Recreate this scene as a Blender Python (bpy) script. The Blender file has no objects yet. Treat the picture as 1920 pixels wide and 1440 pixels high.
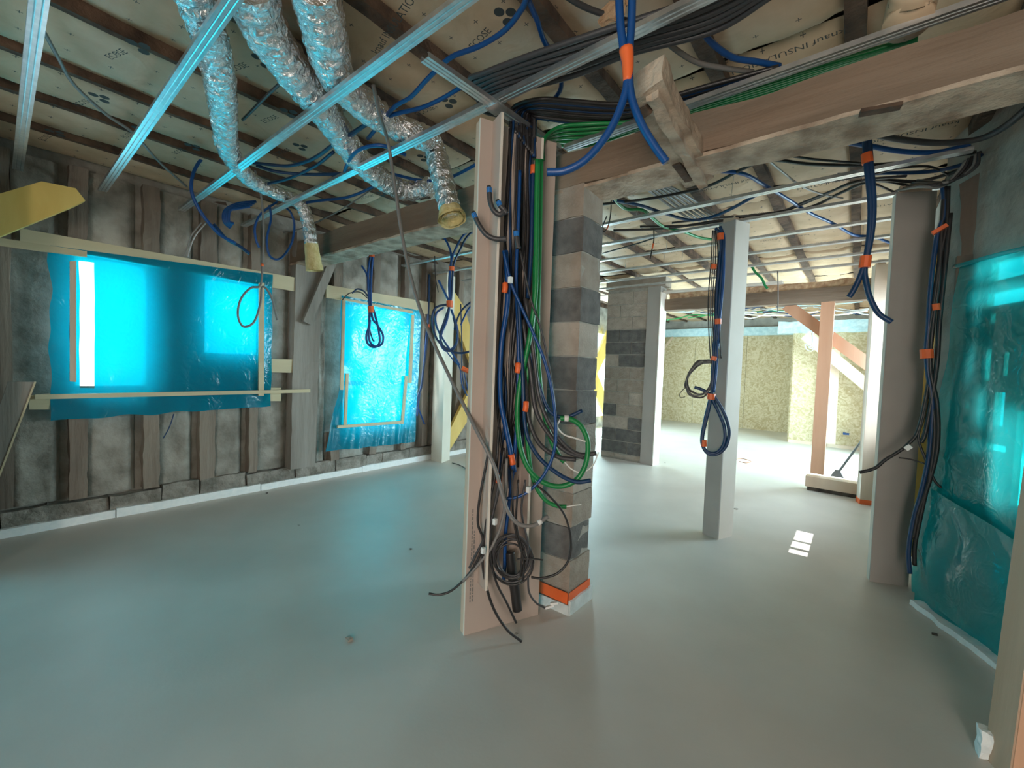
import bpy, bmesh, math, random
from mathutils import Vector, Matrix, noise
random.seed(7)
S = bpy.context.scene
C = S.collection
PI = math.pi
# ------------------------------------------------------------------ camera
F, YAW, PIT, ROL, H = 792.3, math.radians(39.22), math.radians(2.21), math.radians(2.07), 1.3
O = Vector((0, 0, H))
fwd = Vector((-math.sin(YAW)*math.cos(PIT), math.cos(YAW)*math.cos(PIT), -math.sin(PIT)))
r0 = Vector((math.cos(YAW), math.sin(YAW), 0)); d0 = fwd.cross(r0)
cr, sr = math.cos(ROL), math.sin(ROL)
AX = r0*cr - d0*sr; AY = r0*sr + d0*cr          # image right / image down in world
cam = bpy.data.cameras.new('camera'); camo = bpy.data.objects.new('camera', cam); C.objects.link(camo)
cam.sensor_width = 36; cam.lens = F/1920*36; cam.clip_start = .02; cam.clip_end = 200
R3 = Matrix((AX, -AY, -fwd)).transposed().to_4x4(); R3.translation = O
camo.matrix_world = R3
S.camera = camo
# ------------------------------------------------------------------ world, lights, exposure
S.view_settings.view_transform = 'Standard'; S.view_settings.look = 'None'
S.view_settings.exposure = 0.35; S.view_settings.gamma = 1; S.view_settings.use_curve_mapping = False
S.cycles.use_denoising = True
S.cycles.max_bounces = 10; S.cycles.diffuse_bounces = 5; S.cycles.transparent_max_bounces = 12
S.cycles.sample_clamp_indirect = 6
W_ = bpy.data.worlds.new('sky'); S.world = W_; W_.use_nodes = True
W_.node_tree.nodes['Background'].inputs[0].default_value = (.68, .92, 1, 1)
W_.node_tree.nodes['Background'].inputs[1].default_value = 1.6
def area(name, loc, target, sx, sy, power, col):
    l = bpy.data.lights.new(name, 'AREA'); l.shape = 'RECTANGLE'; l.size = sx; l.size_y = sy
    l.energy = power; l.color = col
    o = bpy.data.objects.new(name, l); C.objects.link(o); o.location = loc
    o.rotation_euler = (Vector(target)-Vector(loc)).to_track_quat('-Z', 'Y').to_euler()
    return o
area('daylight_left_window', (-5.15, 1.13, 1.55), (0, 1.13, 1.55), 1.9, 1.5, 112, (.97, 1, 1))
area('daylight_tall_window', (-5.15, 3.3, 1.25), (0, 3.3, 1.25), 1.7, 2.0, 140, (.97, 1, 1))
area('daylight_far_left', (-5.3, 8.3, 1.3), (0, 8.3, 1.2), 2.6, 2.2, 420, (.62, .92, 1))
area('fill_side_opening', (1.15, 5.3, 1.55), (-1.5, 5.0, .6), 1.5, 1.2, 66, (.66, .84, 1))  # unseen source, added to spread bluish daylight over the right floor
area('fill_near_left', (-5.2, -1.5, 1.5), (0, -1.2, 1.0), 1.9, 1.6, 160, (.97, 1, 1))  # unseen source, added to bring more teal light to the left floor
area('daylight_right_opening', (1.9, 8.0, 1.5), (-2, 7.6, .8), 2.6, 2.2, 420, (.6, .92, 1))
area('daylight_far_room', (2.6, 11.0, 1.6), (-2, 11.0, 1.2), 1.4, 2.0, 230, (.75, .97, 1))
area('daylight_rear_door', (1.3, -2.9, 1.2), (0, 2.2, .9), 1.9, 2.1, 142, (1, .83, .7))
area('daylight_right_wall', (1.9, 3.0, 1.3), (0, 2.2, 1.3), 1.6, 2.0, 90, (1, 1, 1))
sun = bpy.data.lights.new('sun', 'SUN'); sun.energy = 9; sun.angle = .004; sun.color = (1, .95, .95)
suno = bpy.data.objects.new('sun', sun); C.objects.link(suno); suno.location = (4, 4, 9)
SUND = Vector((-math.cos(math.radians(66)), 0, -math.sin(math.radians(66))))
suno.rotation_euler = SUND.to_track_quat('-Z', 'Y').to_euler()
# ------------------------------------------------------------------ picture -> place
def ray(px, py): return AX*((px-960)/F) + AY*((py-720)/F) + fwd
def W(px, py, k='z', v=0.0):
    r = ray(px, py)
    if k == 'v':
        n = Vector((v[0], v[1], 0)); d = n.dot(n)
    else:
        n = Vector([(k == 'x')*1., (k == 'y')*1., (k == 'z')*1.]); d = v
    return O + r*((d-n.dot(O))/n.dot(r))
# ------------------------------------------------------------------ materials
MATS = {}
def nt(name):
    m = bpy.data.materials.new(name); m.use_nodes = True; t = m.node_tree
    return m, t, t.nodes['Principled BSDF']
def mat(name, a, b=None, rough=.6, metal=0, scale=8, detail=4, bump=0, bscale=None, stretch=None, spec=.5, coat=0, mid=(.35, .65)):
    m, t, p = nt(name); N, L = t.nodes, t.links
    p.inputs['Roughness'].default_value = rough; p.inputs['Metallic'].default_value = metal
    p.inputs['Specular IOR Level'].default_value = spec; p.inputs['Coat Weight'].default_value = coat
    tc = N.new('ShaderNodeTexCoord'); mp = N.new('ShaderNodeMapping'); L.new(tc.outputs['Object'], mp.inputs[0])
    if stretch: mp.inputs['Scale'].default_value = stretch
    if b is None: p.inputs['Base Color'].default_value = (*a, 1)
    else:
        n = N.new('ShaderNodeTexNoise'); n.inputs['Scale'].default_value = scale; n.inputs['Detail'].default_value = detail
        L.new(mp.outputs[0], n.inputs['Vector'])
        cr = N.new('ShaderNodeValToRGB'); cr.color_ramp.elements[0].color = (*a, 1); cr.color_ramp.elements[1].color = (*b, 1)
        cr.color_ramp.elements[0].position, cr.color_ramp.elements[1].position = mid
        L.new(n.outputs[0], cr.inputs[0]); L.new(cr.outputs[0], p.inputs['Base Color'])
    if bump:
        n2 = N.new('ShaderNodeTexNoise'); n2.inputs['Scale'].default_value = bscale or scale*3; n2.inputs['Detail'].default_value = 6
        L.new(mp.outputs[0], n2.inputs['Vector'])
        bp = N.new('ShaderNodeBump'); bp.inputs['Strength'].default_value = bump; bp.inputs['Distance'].default_value = .02
        L.new(n2.outputs[0], bp.inputs['Height']); L.new(bp.outputs[0], p.inputs['Normal'])
    MATS[name] = m; return m
screed = mat('screed', (.55, .515, .465), (.62, .58, .525), .46, 0, 1.6, 5, .04, 60, spec=.45)
mud = mat('mud_infill', (.2, .18, .15), (.36, .33, .285), .95, 0, 6, 7, .5, 26)
oldwood = mat('old_oak', (.15, .115, .09), (.27, .22, .175), .85, 0, 5, 6, .5, 30, (1, 1, .12))
oldwoodY = mat('old_oak_beam', (.155, .105, .07), (.27, .2, .145), .85, 0, 5, 6, .5, 30, (.12, 1, 1))
greywood = mat('weathered_wood', (.2, .18, .155), (.33, .3, .265), .85, 0, 5, 6, .4, 30, (1, 1, .1))
limewood = mat('limewashed_oak', (.27, .19, .135), (.57, .455, .35), .9, 0, 9, 7, .6, 40)
brownwood = mat('joist_wood', (.05, .03, .02), (.14, .085, .055), .9, 0, 9, 6, .6, 30)
pine = mat('new_pine', (.66, .52, .27), (.8, .67, .4), .6, 0, 3, 5, .1, 40, (1, .12, 1))
pineX = mat('pine_board', (.52, .44, .28), (.66, .57, .38), .65, 0, 4, 5, .1, 40, (1, .1, 1))
yellowpine = mat('yellow_pine', (.62, .4, .09), (.74, .52, .15), .55, 0, 4, 5, .1, 30, (1, 1, .3))
redpine = mat('reddish_pine', (.62, .33, .2), (.72, .42, .27), .6, 0, 4, 5, .1, 40, (1, 1, .1))
pine_unlit = mat('pine_unlit_face', (.42, .29, .19), (.52, .37, .26), .6, 0, 4, 5, .1, 40, (1, 1, .1))  # shade put into colour for the foreground post's left face
palepine = mat('pale_pine', (.6, .45, .33), (.7, .56, .43), .6, 0, 4, 5, .1, 40, (1, 1, .1))
plaster = mat('plasterboard', (.47, .385, .335), (.52, .43, .375), .8, 0, 3, 3)
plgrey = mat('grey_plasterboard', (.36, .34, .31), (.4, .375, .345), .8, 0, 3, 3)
pledge_lit = mat('plasterboard_edge_lit_side', (.75, .7, .62), (.8, .75, .68), .8, 0, 3, 3)  # pale cut edges, also side faces painted as if lit
cream = mat('cream_plaster', (.66, .62, .52), (.7, .66, .56), .75, 0, 3, 3)
blkL = mat('pale_block', (.4, .335, .28), (.5, .43, .365), .95, 0, 12, 8, .5, 90)
blkM = mat('mid_block', (.32, .265, .215), (.4, .34, .285), .95, 0, 12, 8, .5, 90)
blkD = mat('dark_block', (.12, .115, .11), (.19, .18, .17), .95, 0, 14, 8, .5, 90)
mortar = mat('mortar', (.36, .33, .29), (.45, .42, .37), .95, 0, 20, 6, .5, 90)
stone = mat('rubble_plinth', (.16, .145, .12), (.33, .3, .26), .95, 0, 9, 8, 1, 25)
rubble = mat('old_masonry', (.26, .235, .2), (.42, .39, .34), .95, 0, 4, 8, .8, 14)
lime = mat('grey_render', (.3, .3, .28), (.43, .42, .39), .9, 0, 5, 7, .5, 30)
foam = mat('white_edge_foam', (.78, .82, .82), (.86, .88, .87), .7, 0, 30, 3)
steel = mat('galvanised_steel', (.6, .63, .65), (.74, .76, .78), .36, .92, 25, 3)
black = mat('black_cable', (.022, .021, .022), None, .38)
charcoal = mat('charcoal_conduit', (.05, .05, .055), None, .42)
greyc = mat('grey_cable', (.2, .195, .19), None, .45)
palec = mat('pale_grey_cable', (.42, .42, .42), None, .45)
blue = mat('blue_conduit', (.004, .065, .25), None, .38)
dblue = mat('dark_blue_conduit', (.006, .04, .12), None, .4)
green = mat('green_conduit', (.01, .22, .06), None, .38)
orange = mat('orange_tape', (.85, .15, .035), None, .45)
white = mat('white_tape', (.8, .8, .78), None, .5)
capblue = mat('bright_blue_cap', (.02, .2, .6), None, .4)
copper = mat('copper_wire', (.5, .14, .05), None, .35, .6)
wfoam = mat('yellow_foam', (.62, .5, .22), (.75, .64, .34), .95, 0, 25, 6, .8, 60)
straw = mat('torn_kraft', (.36, .2, .11), (.6, .42, .26), .9, 0, 18, 6, .8, 40)
ink = mat('print_ink', (.045, .05, .05), None, .8)
bandm = mat('pale_blue_wrap', (.45, .68, .76), (.62, .82, .88), .35, 0, 14, 6, .6, 18)
cloudy = mat('clear_film', (.55, .62, .62), (.7, .76, .76), .3, 0, 14, 6, .6, 18)
dark = mat('dark_rubble_and_shadow', (.05, .04, .035), (.13, .11, .09), .95, 0, 12, 6, 1, 25)  # debris crumbs, and the painted shadow under the far sill
whitejamb = mat('white_frame', (.86, .88, .9), None, .5)
broomgrey = mat('dull_metal', (.25, .28, .3), None, .4, .4)

def kraft():
    m, t, p = nt('kraft_facing'); N, L = t.nodes, t.links
    p.inputs['Roughness'].default_value = .55; p.inputs['Specular IOR Level'].default_value = .35
    tc = N.new('ShaderNodeTexCoord'); n = N.new('ShaderNodeTexNoise'); n.inputs['Scale'].default_value = 6; n.inputs['Detail'].default_value = 6
    L.new(tc.outputs['Object'], n.inputs['Vector'])
    cr = N.new('ShaderNodeValToRGB'); cr.color_ramp.elements[0].color = (.5, .355, .225, 1); cr.color_ramp.elements[1].color = (.64, .48, .33, 1)
    cr.color_ramp.elements[0].position = .3; cr.color_ramp.elements[1].position = .7
    L.new(n.outputs[0], cr.inputs[0])
    uv = N.new('ShaderNodeUVMap'); sp = N.new('ShaderNodeSeparateXYZ'); L.new(uv.outputs[0], sp.inputs[0])
    def M(op, a, b=None):
        x = N.new('ShaderNodeMath'); x.operation = op
        for i, q in enumerate((a, b)):
            if q is None: continue
            if isinstance(q, (int, float)): x.inputs[i].default_value = q
            else: L.new(q, x.inputs[i])
        return x.outputs[0]
    def cell(s, off): return M('ABSOLUTE', M('SUBTRACT', M('FRACT', M('ADD', M('DIVIDE', s, .15), off)), .5))
    a, b = cell(sp.outputs[0], .2), cell(sp.outputs[1], 0)
    c1 = M('MULTIPLY', M('LESS_THAN', a, .012), M('LESS_THAN', b, .07)); c2 = M('MULTIPLY', M('LESS_THAN', b, .012), M('LESS_THAN', a, .07))
    k = M('MAXIMUM', c1, c2)
    mx = N.new('ShaderNodeMixRGB'); L.new(k, mx.inputs[0]); L.new(cr.outputs[0], mx.inputs[1]); mx.inputs[2].default_value = (.1, .09, .08, 1)
    L.new(mx.outputs[0], p.inputs['Base Color'])
    n2 = N.new('ShaderNodeTexNoise'); n2.inputs['Scale'].default_value = 5; n2.inputs['Detail'].default_value = 3; n2.inputs['Distortion'].default_value = 1
    L.new(tc.outputs['Object'], n2.inputs['Vector'])
    bp = N.new('ShaderNodeBump'); bp.inputs['Strength'].default_value = .3; bp.inputs['Distance'].default_value = .03
    L.new(n2.outputs[0], bp.inputs['Height']); L.new(bp.outputs[0], p.inputs['Normal'])
    return m
kraftm = kraft()
def foil():
    m, t, p = nt('crumpled_foil'); N, L = t.nodes, t.links
    p.inputs['Metallic'].default_value = 1; p.inputs['Roughness'].default_value = .09; p.inputs['Base Color'].default_value = (.84, .84, .86, 1)
    tc = N.new('ShaderNodeTexCoord'); v = N.new('ShaderNodeTexNoise'); v.inputs['Scale'].default_value = 30; v.inputs['Detail'].default_value = 6; v.inputs['Distortion'].default_value = 1.2
    L.new(tc.outputs['Object'], v.inputs['Vector'])
    bp = N.new('ShaderNodeBump'); bp.inputs['Strength'].default_value = 1; bp.inputs['Distance'].default_value = .022
    L.new(v.outputs[0], bp.inputs['Height']); L.new(bp.outputs[0], p.inputs['Normal'])
    return m
foilm = foil()
def osb():
    m, t, p = nt('osb'); N, L = t.nodes, t.links
    p.inputs['Roughness'].default_value = .75
    tc = N.new('ShaderNodeTexCoord'); n = N.new('ShaderNodeTexNoise'); n.inputs['Scale'].default_value = 9; n.inputs['Detail'].default_value = 2; n.inputs['Distortion'].default_value = 2.5
    L.new(tc.outputs['Object'], n.inputs['Vector'])
    cr = N.new('ShaderNodeValToRGB'); e = cr.color_ramp.elements
    e[0].color = (.44, .345, .19, 1); e[0].position = .36; e[1].color = (.62, .53, .36, 1); e[1].position = .62
    L.new(n.outputs[0], cr.inputs[0]); L.new(cr.outputs[0], p.inputs['Base Color']); return m
osbm = osb()
def film(name, tint, body, tr=.55, rough=.18):
    m = bpy.data.materials.new(name); m.use_nodes = True; t = m.node_tree; N, L = t.nodes, t.links; N.clear()
    out = N.new('ShaderNodeOutputMaterial'); tb = N.new('ShaderNodeBsdfTransparent'); tb.inputs[0].default_value = (*tint, 1)
    df = N.new('ShaderNodeBsdfDiffuse'); df.inputs[0].default_value = (*body, 1)
    tl = N.new('ShaderNodeBsdfTranslucent'); tl.inputs[0].default_value = (*body, 1)
    gl = N.new('ShaderNodeBsdfGlossy'); gl.inputs['Roughness'].default_value = rough; gl.inputs[0].default_value = (.9, .95, .95, 1)
    a = N.new('ShaderNodeMixShader'); a.inputs[0].default_value = .4; L.new(df.outputs[0], a.inputs[1]); L.new(tl.outputs[0], a.inputs[2])
    b = N.new('ShaderNodeMixShader'); b.inputs[0].default_value = tr; L.new(a.outputs[0], b.inputs[1]); L.new(tb.outputs[0], b.inputs[2])
    fr = N.new('ShaderNodeFresnel'); ge = N.new('ShaderNodeNewGeometry'); mm = N.new('ShaderNodeMath'); mm.operation = 'MULTIPLY_ADD'
    mm.inputs[1].default_value = -.8333; mm.inputs[2].default_value = 1.5; L.new(ge.outputs['Backfacing'], mm.inputs[0]); L.new(mm.outputs[0], fr.inputs[0])
    tc = N.new('ShaderNodeTexCoord'); n = N.new('ShaderNodeTexNoise'); n.inputs['Scale'].default_value = 9; n.inputs['Distortion'].default_value = 2
    L.new(tc.outputs['Object'], n.inputs['Vector']); bp = N.new('ShaderNodeBump'); bp.inputs['Strength'].default_value = .35; bp.inputs['Distance'].default_value = .02
    L.new(n.outputs[0], bp.inputs['Height'])
    for s in (gl, fr, df): L.new(bp.outputs[0], s.inputs['Normal'])
    c = N.new('ShaderNodeMixShader'); L.new(fr.outputs[0], c.inputs[0]); L.new(b.outputs[0], c.inputs[1]); L.new(gl.outputs[0], c.inputs[2])
    L.new(c.outputs[0], out.inputs[0]); return m
bluefilm = film('blue_film', (.0, .36, .45), (.0, .4, .62), .47)
tealfilm = film('teal_film', (.0, .62, .66), (.02, .5, .52), .4, .12)
glassm = film('window_glass', (.95, .98, .98), (.5, .5, .5), .97, .02)

# ------------------------------------------------------------------ object helpers
WL = {}
def put(o, label=None, cat=None, group=None, kind=None):
    if label: o['label'] = label
    if cat: o['category'] = cat
    if group: o['group'] = group
    if kind: o['kind'] = kind
    return o
def thing(name, loc, label=None, cat=None, group=None, kind=None):
    o = bpy.data.objects.new(name, None); C.objects.link(o); o.location = loc; o.empty_display_size = .1
    WL[o] = Vector(loc); return put(o, label, cat, group, kind)
class MB:
    def __init__(s): s.v = []; s.f = []; s.uv = {}
    def add(s, vs, fs):
        k = len(s.v); s.v += [Vector(q) for q in vs]; s.f += [tuple(i+k for i in f) for f in fs]; return s
    def hexa(s, p):      # 4 bottom + 4 top, both counter-clockwise from above
        return s.add(p, [(3, 2, 1, 0), (4, 5, 6, 7), (0, 1, 5, 4), (1, 2, 6, 5), (2, 3, 7, 6), (3, 0, 4, 7)])
    def box(s, a, b):
        (x, y, z), (X, Y, Z) = a, b
        return s.hexa([(x, y, z), (X, y, z), (X, Y, z), (x, Y, z), (x, y, Z), (X, y, Z), (X, Y, Z), (x, Y, Z)])
    def prism(s, poly, off):
        n = len(poly); off = Vector(off); poly = [Vector(q) for q in poly]
        s.add(poly+[q+off for q in poly], [tuple(range(n))[::-1], tuple(range(n, 2*n))]+[(i, (i+1) % n, n+(i+1) % n, n+i) for i in range(n)]); return s
    def bar(s, a, b, w, h, up=(0, 0, 1)):  # square bar from a to b, w sideways, h along up
        a, b = Vector(a), Vector(b); d = (b-a).normalized(); u = Vector(up); u = (u-d*u.dot(d)).normalized(); r = d.cross(u)
        q = [r*(-w/2)-u*(h/2), r*(w/2)-u*(h/2), r*(w/2)+u*(h/2), r*(-w/2)+u*(h/2)]
        return s.add([a+x for x in q]+[b+x for x in q], [(0, 1, 2, 3), (7, 6, 5, 4), (1, 0, 4, 5), (2, 1, 5, 6), (3, 2, 6, 7), (0, 3, 7, 4)])
    def rough(s, P, nx, ny, nz, amp, fr=6, seed=0):   # 8 corners, subdivided and roughened
        P = [Vector(q) for q in P]
        def at(u, v, w):
            a = P[0].lerp(P[1], u).lerp(P[3].lerp(P[2], u), v); b = P[4].lerp(P[5], u).lerp(P[7].lerp(P[6], u), v)
            q = a.lerp(b, w); e = noise.noise_vector(q*fr+Vector((seed, 0, 0)))*amp + noise.noise_vector(q*fr*3.1+Vector((0, seed, 0)))*amp*.5
            return q+e
        idx = {}; vs = []
        def vi(i, j, k):
            if (i, j, k) not in idx: idx[(i, j, k)] = len(vs); vs.append(at(i/nx, j/ny, k/nz))
            return idx[(i, j, k)]
        fs = []
        for i in range(nx):
            for j in range(ny):
                fs.append((vi(i, j, 0), vi(i, j+1, 0), vi(i+1, j+1, 0), vi(i+1, j, 0))); fs.append((vi(i, j, nz), vi(i+1, j, nz), vi(i+1, j+1, nz), vi(i, j+1, nz)))
        for i in range(nx):
            for k in range(nz):
                fs.append((vi(i, 0, k), vi(i+1, 0, k), vi(i+1, 0, k+1), vi(i, 0, k+1))); fs.append((vi(i, ny, k), vi(i, ny, k+1), vi(i+1, ny, k+1), vi(i+1, ny, k)))
        for j in range(ny):
            for k in range(nz):
                fs.append((vi(0, j, k), vi(0, j, k+1), vi(0, j+1, k+1), vi(0, j+1, k))); fs.append((vi(nx, j, k), vi(nx, j+1, k), vi(nx, j+1, k+1), vi(nx, j, k+1)))
        return s.add(vs, fs)
    def rbox(s, a, b, n, amp, fr=6, seed=0):
        (x, y, z), (X, Y, Z) = a, b
        return s.rough([(x, y, z), (X, y, z), (X, Y, z), (x, Y, z), (x, y, Z), (X, y, Z), (X, Y, Z), (x, Y, Z)], *n, amp, fr, seed)
    def tube(s, pts, r, sides=7, rfun=None, cap=True, hollow=0):
        n = len(pts); T = [(pts[min(i+1, n-1)]-pts[max(i-1, 0)]).normalized() for i in range(n)]
        u = T[0].orthogonal().normalized(); vs = []; fs = []
        for i in range(n):
            u = (u-T[i]*u.dot(T[i]))
            u = u.normalized() if u.length > 1e-6 else T[i].orthogonal().normalized()
            w = T[i].cross(u)
            for k in range(sides):
                a = 2*PI*k/sides; d = u*math.cos(a)+w*math.sin(a)
                vs.append(pts[i]+d*(rfun(i, a, pts[i], d) if rfun else r))
        for i in range(n-1):
            for k in range(sides):
                fs.append((i*sides+k, i*sides+(k+1) % sides, (i+1)*sides+(k+1) % sides, (i+1)*sides+k))
        if cap: fs += [tuple(range(sides))[::-1], tuple(range((n-1)*sides, n*sides))]
        return s.add(vs, fs)
    def grid(s, fn, nu, nv, uvf=None, skip=None):
        k = len(s.v)
        for j in range(nv+1):
            for i in range(nu+1): s.v.append(Vector(fn(i/nu, j/nv)))
        for j in range(nv):
            for i in range(nu):
                if skip and skip((i+.5)/nu, (j+.5)/nv): continue
                s.f.append((k+j*(nu+1)+i, k+j*(nu+1)+i+1, k+(j+1)*(nu+1)+i+1, k+(j+1)*(nu+1)+i))
        return s
    def build(s, name, m, parent=None, label=None, cat=None, group=None, kind=None, smooth=False, uv=None):
        if parent is not None: loc = WL[parent]
        else:
            lo = [min(q[i] for q in s.v) for i in range(3)]; hi = [max(q[i] for q in s.v) for i in range(3)]
            loc = Vector(((lo[0]+hi[0])/2, (lo[1]+hi[1])/2, lo[2]))
        me = bpy.data.meshes.new(name); me.from_pydata([q-loc for q in s.v], [], s.f); me.materials.append(m)
        if smooth: me.polygons.foreach_set('use_smooth', [True]*len(me.polygons))
        if uv:
            l = me.uv_layers.new(name='UVMap')
            for lp in me.loops:
                l.data[lp.index].uv = uv(s.v[lp.vertex_index])
        me.update()
        o = bpy.data.objects.new(name, me); C.objects.link(o)
        if parent is not None: o.parent = parent; WL[o] = loc
        else: o.location = loc; WL[o] = loc
        return put(o, label, cat, group, kind)
def spline(P, n=8):
    P = [Vector(p) for p in P]
    if len(P) == 2: return [P[0].lerp(P[1], i/n) for i in range(n+1)]
    Q = [P[0]*2-P[1]]+P+[P[-1]*2-P[-2]]; out = []
    for i in range(1, len(Q)-2):
        a, b, c, d = Q[i-1:i+3]
        for k in range(n):
            t = k/n
            out.append(.5*((2*b)+(c-a)*t+(2*a-5*b+4*c-d)*t*t+(3*b-a-3*c+d)*t*t*t))
    out.append(P[-1]); return out
def path(spec, k='z', v=2.56): return [W(*q) if len(q) > 2 else W(q[0], q[1], k, v) for q in spec]
def cable(name, spec, r, m, label, k='z', v=2.56, group=None, cat='cable', n=8, sides=6, corr=False, tapes=(), parent=None, caps=()):
    P = path(spec, k, v) if not isinstance(spec[0], Vector) else spec
    pts = spline(P, n); rf = None
    if corr:
        L = sum((pts[i+1]-pts[i]).length for i in range(len(pts)-1)); pts = resample(pts, .0035); rf = lambda i, a, p, d: r*(1.0 if i % 2 else .86)
    mb = MB().tube(pts, r, sides, rf)
    if tapes or caps:
        t = thing(name, min(pts, key=lambda q: q.z), label, cat, group)
        mb.build(name.split('_')[-1] if False else 'sheath', m, t, smooth=True)
        for (u, L, tm, tn) in tapes:
            i0 = int(u*(len(pts)-1)); q = resample(pts, .01); j = min(int(u*(len(q)-1)), len(q)-3); seg = q[j:j+max(3, int(L/.01))]
            MB().tube(seg, r*1.25, 9).build(tn, tm, t, smooth=True)
        return t
    return mb.build(name, m, parent, label, cat, group, smooth=True)
def resample(pts, d):
    out = [pts[0]]; acc = 0
    for i in range(len(pts)-1):
        a, b = pts[i], pts[i+1]; L = (b-a).length; t = d-acc
        while t <= L: out.append(a.lerp(b, t/L)); t += d
        acc = L-(t-d)
    return out
def holes_wall(name, org, du, dn, th, U, Z, holes, m, parent=None, **kw):   # vertical wall slab with rectangular openings (u0,u1,z0,z1)
    org, du, dn = Vector(org), Vector(du).normalized(), Vector(dn).normalized()
    us = sorted({U[0], U[1], *[h[0] for h in holes], *[h[1] for h in holes]}); zs = sorted({Z[0], Z[1], *[h[2] for h in holes], *[h[3] for h in holes]})
    def solid(i, j):
        if not (0 <= i < len(us)-1 and 0 <= j < len(zs)-1): return False
        u, z = (us[i]+us[i+1])/2, (zs[j]+zs[j+1])/2
        return not any(h[0] < u < h[1] and h[2] < z < h[3] for h in holes)
    mb = MB()
    def P(u, z, d): return org+du*u+Vector((0, 0, z))+dn*d
    for i in range(len(us)-1):
        for j in range(len(zs)-1):
            if not solid(i, j): continue
            a, b, c, d = us[i], us[i+1], zs[j], zs[j+1]
            mb.add([P(a, c, 0), P(b, c, 0), P(b, d, 0), P(a, d, 0), P(a, c, -th), P(b, c, -th), P(b, d, -th), P(a, d, -th)], [(0, 1, 2, 3), (7, 6, 5, 4)])
            for (ii, jj, f) in ((i-1, j, (0, 3, 7, 4)), (i+1, j, (1, 5, 6, 2)), (i, j-1, (0, 4, 5, 1)), (i, j+1, (3, 2, 6, 7))):
                if not solid(ii, jj):
                    k = len(mb.v)-8; mb.f.append(tuple(k+q for q in f))
    return mb.build(name, m, parent, **kw)
# ================================================================== SETTING
XW = -4.6
MB().grid(lambda u, v: (-5.4+8.4*u, -3.2+16.2*v, .0015*noise.noise(Vector((u*9, v*14, 0)))), 60, 90).build('floor', screed, kind='structure', smooth=True)
ceil = thing('ceiling', (-1.5, 4, 2.62), kind='structure')
MB().box((-4.9, -3.1, 2.83), (3.2, 3.3, 2.9)).box((-4.9, 3.3, 2.83), (.56, 12.9, 2.9)).box((.56, 4.42, 2.83), (1.55, 6.3, 2.9)).build('deck_and_sunshade', brownwood, ceil)  # last box: unseen overhang added to keep sun out of the side opening
JX = [-4.62, -4.12, -3.64, -3.16, -2.6, -2.08, -1.6, -1.05, -.585, -.08, .44, .97]
for i, x in enumerate(JX):
    w = .017 if x < -2 else .032
    MB().rbox((x-w, -.3, 2.70), (x+w, 12.4 if x < .5 else 3.2, 2.83), (1, 40, 1), .012, 4, i).build('joist', brownwood, ceil)
# insulation rolls between the joists, each length a piece of its own
RY = [-.35, 1.75, 2.15, 3.1, 4.05, 5.0, 5.95, 6.2, 7.4, 8.6, 9.8, 11.0, 12.3]
def batt(x0, x1, y0, y1, seed):
    rnd = random.Random(seed); sag = rnd.uniform(.03, .06); dz = rnd.uniform(-.012, .012)
    def fn(u, v):
        e = (1-(2*u-1)**4)*(1-(2*v-1)**10)
        x, y = x0+(x1-x0)*u, y0+(y1-y0)*v
        q = Vector((x*4, y*2.2, seed*1.7)); z = 2.762+dz-sag*e-.016*abs(noise.noise(q*1.6))+.008*noise.noise(q*4)
        return (x, y, z)
    return MB().grid(lambda u, v: fn(1-u, v), 10, 12).build('insulation_panel', kraftm, ceil, smooth=True, uv=lambda p: (p.x, p.y))
k = 0
for i in range(len(JX)-1):
    for j in range(len(RY)-1):
        if (JX[i+1] < -3.9 and RY[j] > 6) or (JX[i+1] > .5 and RY[j+1] > 3.2): continue
        batt(JX[i]+.012, JX[i+1]-.012, RY[j]+.012, RY[j+1]-.012 + (.0), k); k += 1
# print on the facing: flat lettering as it reads on the rolls
def lettering(txt, size):
    c = bpy.data.curves.new('print', 'FONT'); c.body = txt; c.size = size; c.align_x = 'CENTER'; c.resolution_u = 2
    o = bpy.data.objects.new('print', c); C.objects.link(o); bpy.context.view_layer.update()
    me = bpy.data.meshes.new_from_object(o.evaluated_get(bpy.context.evaluated_depsgraph_get())); bpy.data.objects.remove(o)
    me.materials.clear(); me.materials.append(ink); return me
LK, LE = lettering('knauf INSULATION', .05), lettering('ECOSE', .045)
me = LE; bmx = bmesh.new(); bmx.from_mesh(me)
for (dx, dy) in ((.16, .035), (.19, .0), (.145, -.02)):
    bmesh.ops.create_circle(bmx, cap_ends=True, segments=14, radius=.021, matrix=Matrix.Translation((dx, dy, 0)))
bmx.to_mesh(me); bmx.free()
def printed(me, x, y, rot, z=2.678):
    o = bpy.data.objects.new('printed_text', me); C.objects.link(o); o.parent = ceil
    o.location = Vector((x, y, z))-WL[ceil]; o.rotation_euler = (PI, 0, rot)      # faces down
for (px, py, rot, me) in [(905, 75, -.2, LE), (745, 50, -.2, LK), (225, 105, .3, LE), (160, 195, .3, LE), (245, 255, .2, LE), (450, 130, .3, LE), (510, 225, .2, LE), (535, 285, .2, LE), (800, 210, .1, LE),
        (760, 305, .2, LE), (690, 370, .2, LE), (340, 285, .2, LE), (90, 260, .2, LE), (1700, 248, PI, LK), (1360, 345, PI, LK), (1560, 340, PI, LK), (1380, 405, PI, LK), (1690, 378, PI, LK), (1200, 460, PI, LK),
        (1275, 470, PI, LK), (1530, 455, PI, LK), (1470, 445, PI, LK), (1470, 95, PI, LK), (1250, 505, PI, LK)]:
    p = W(px, py, 'z', 2.68); printed(me, p.x, p.y, rot)

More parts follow.
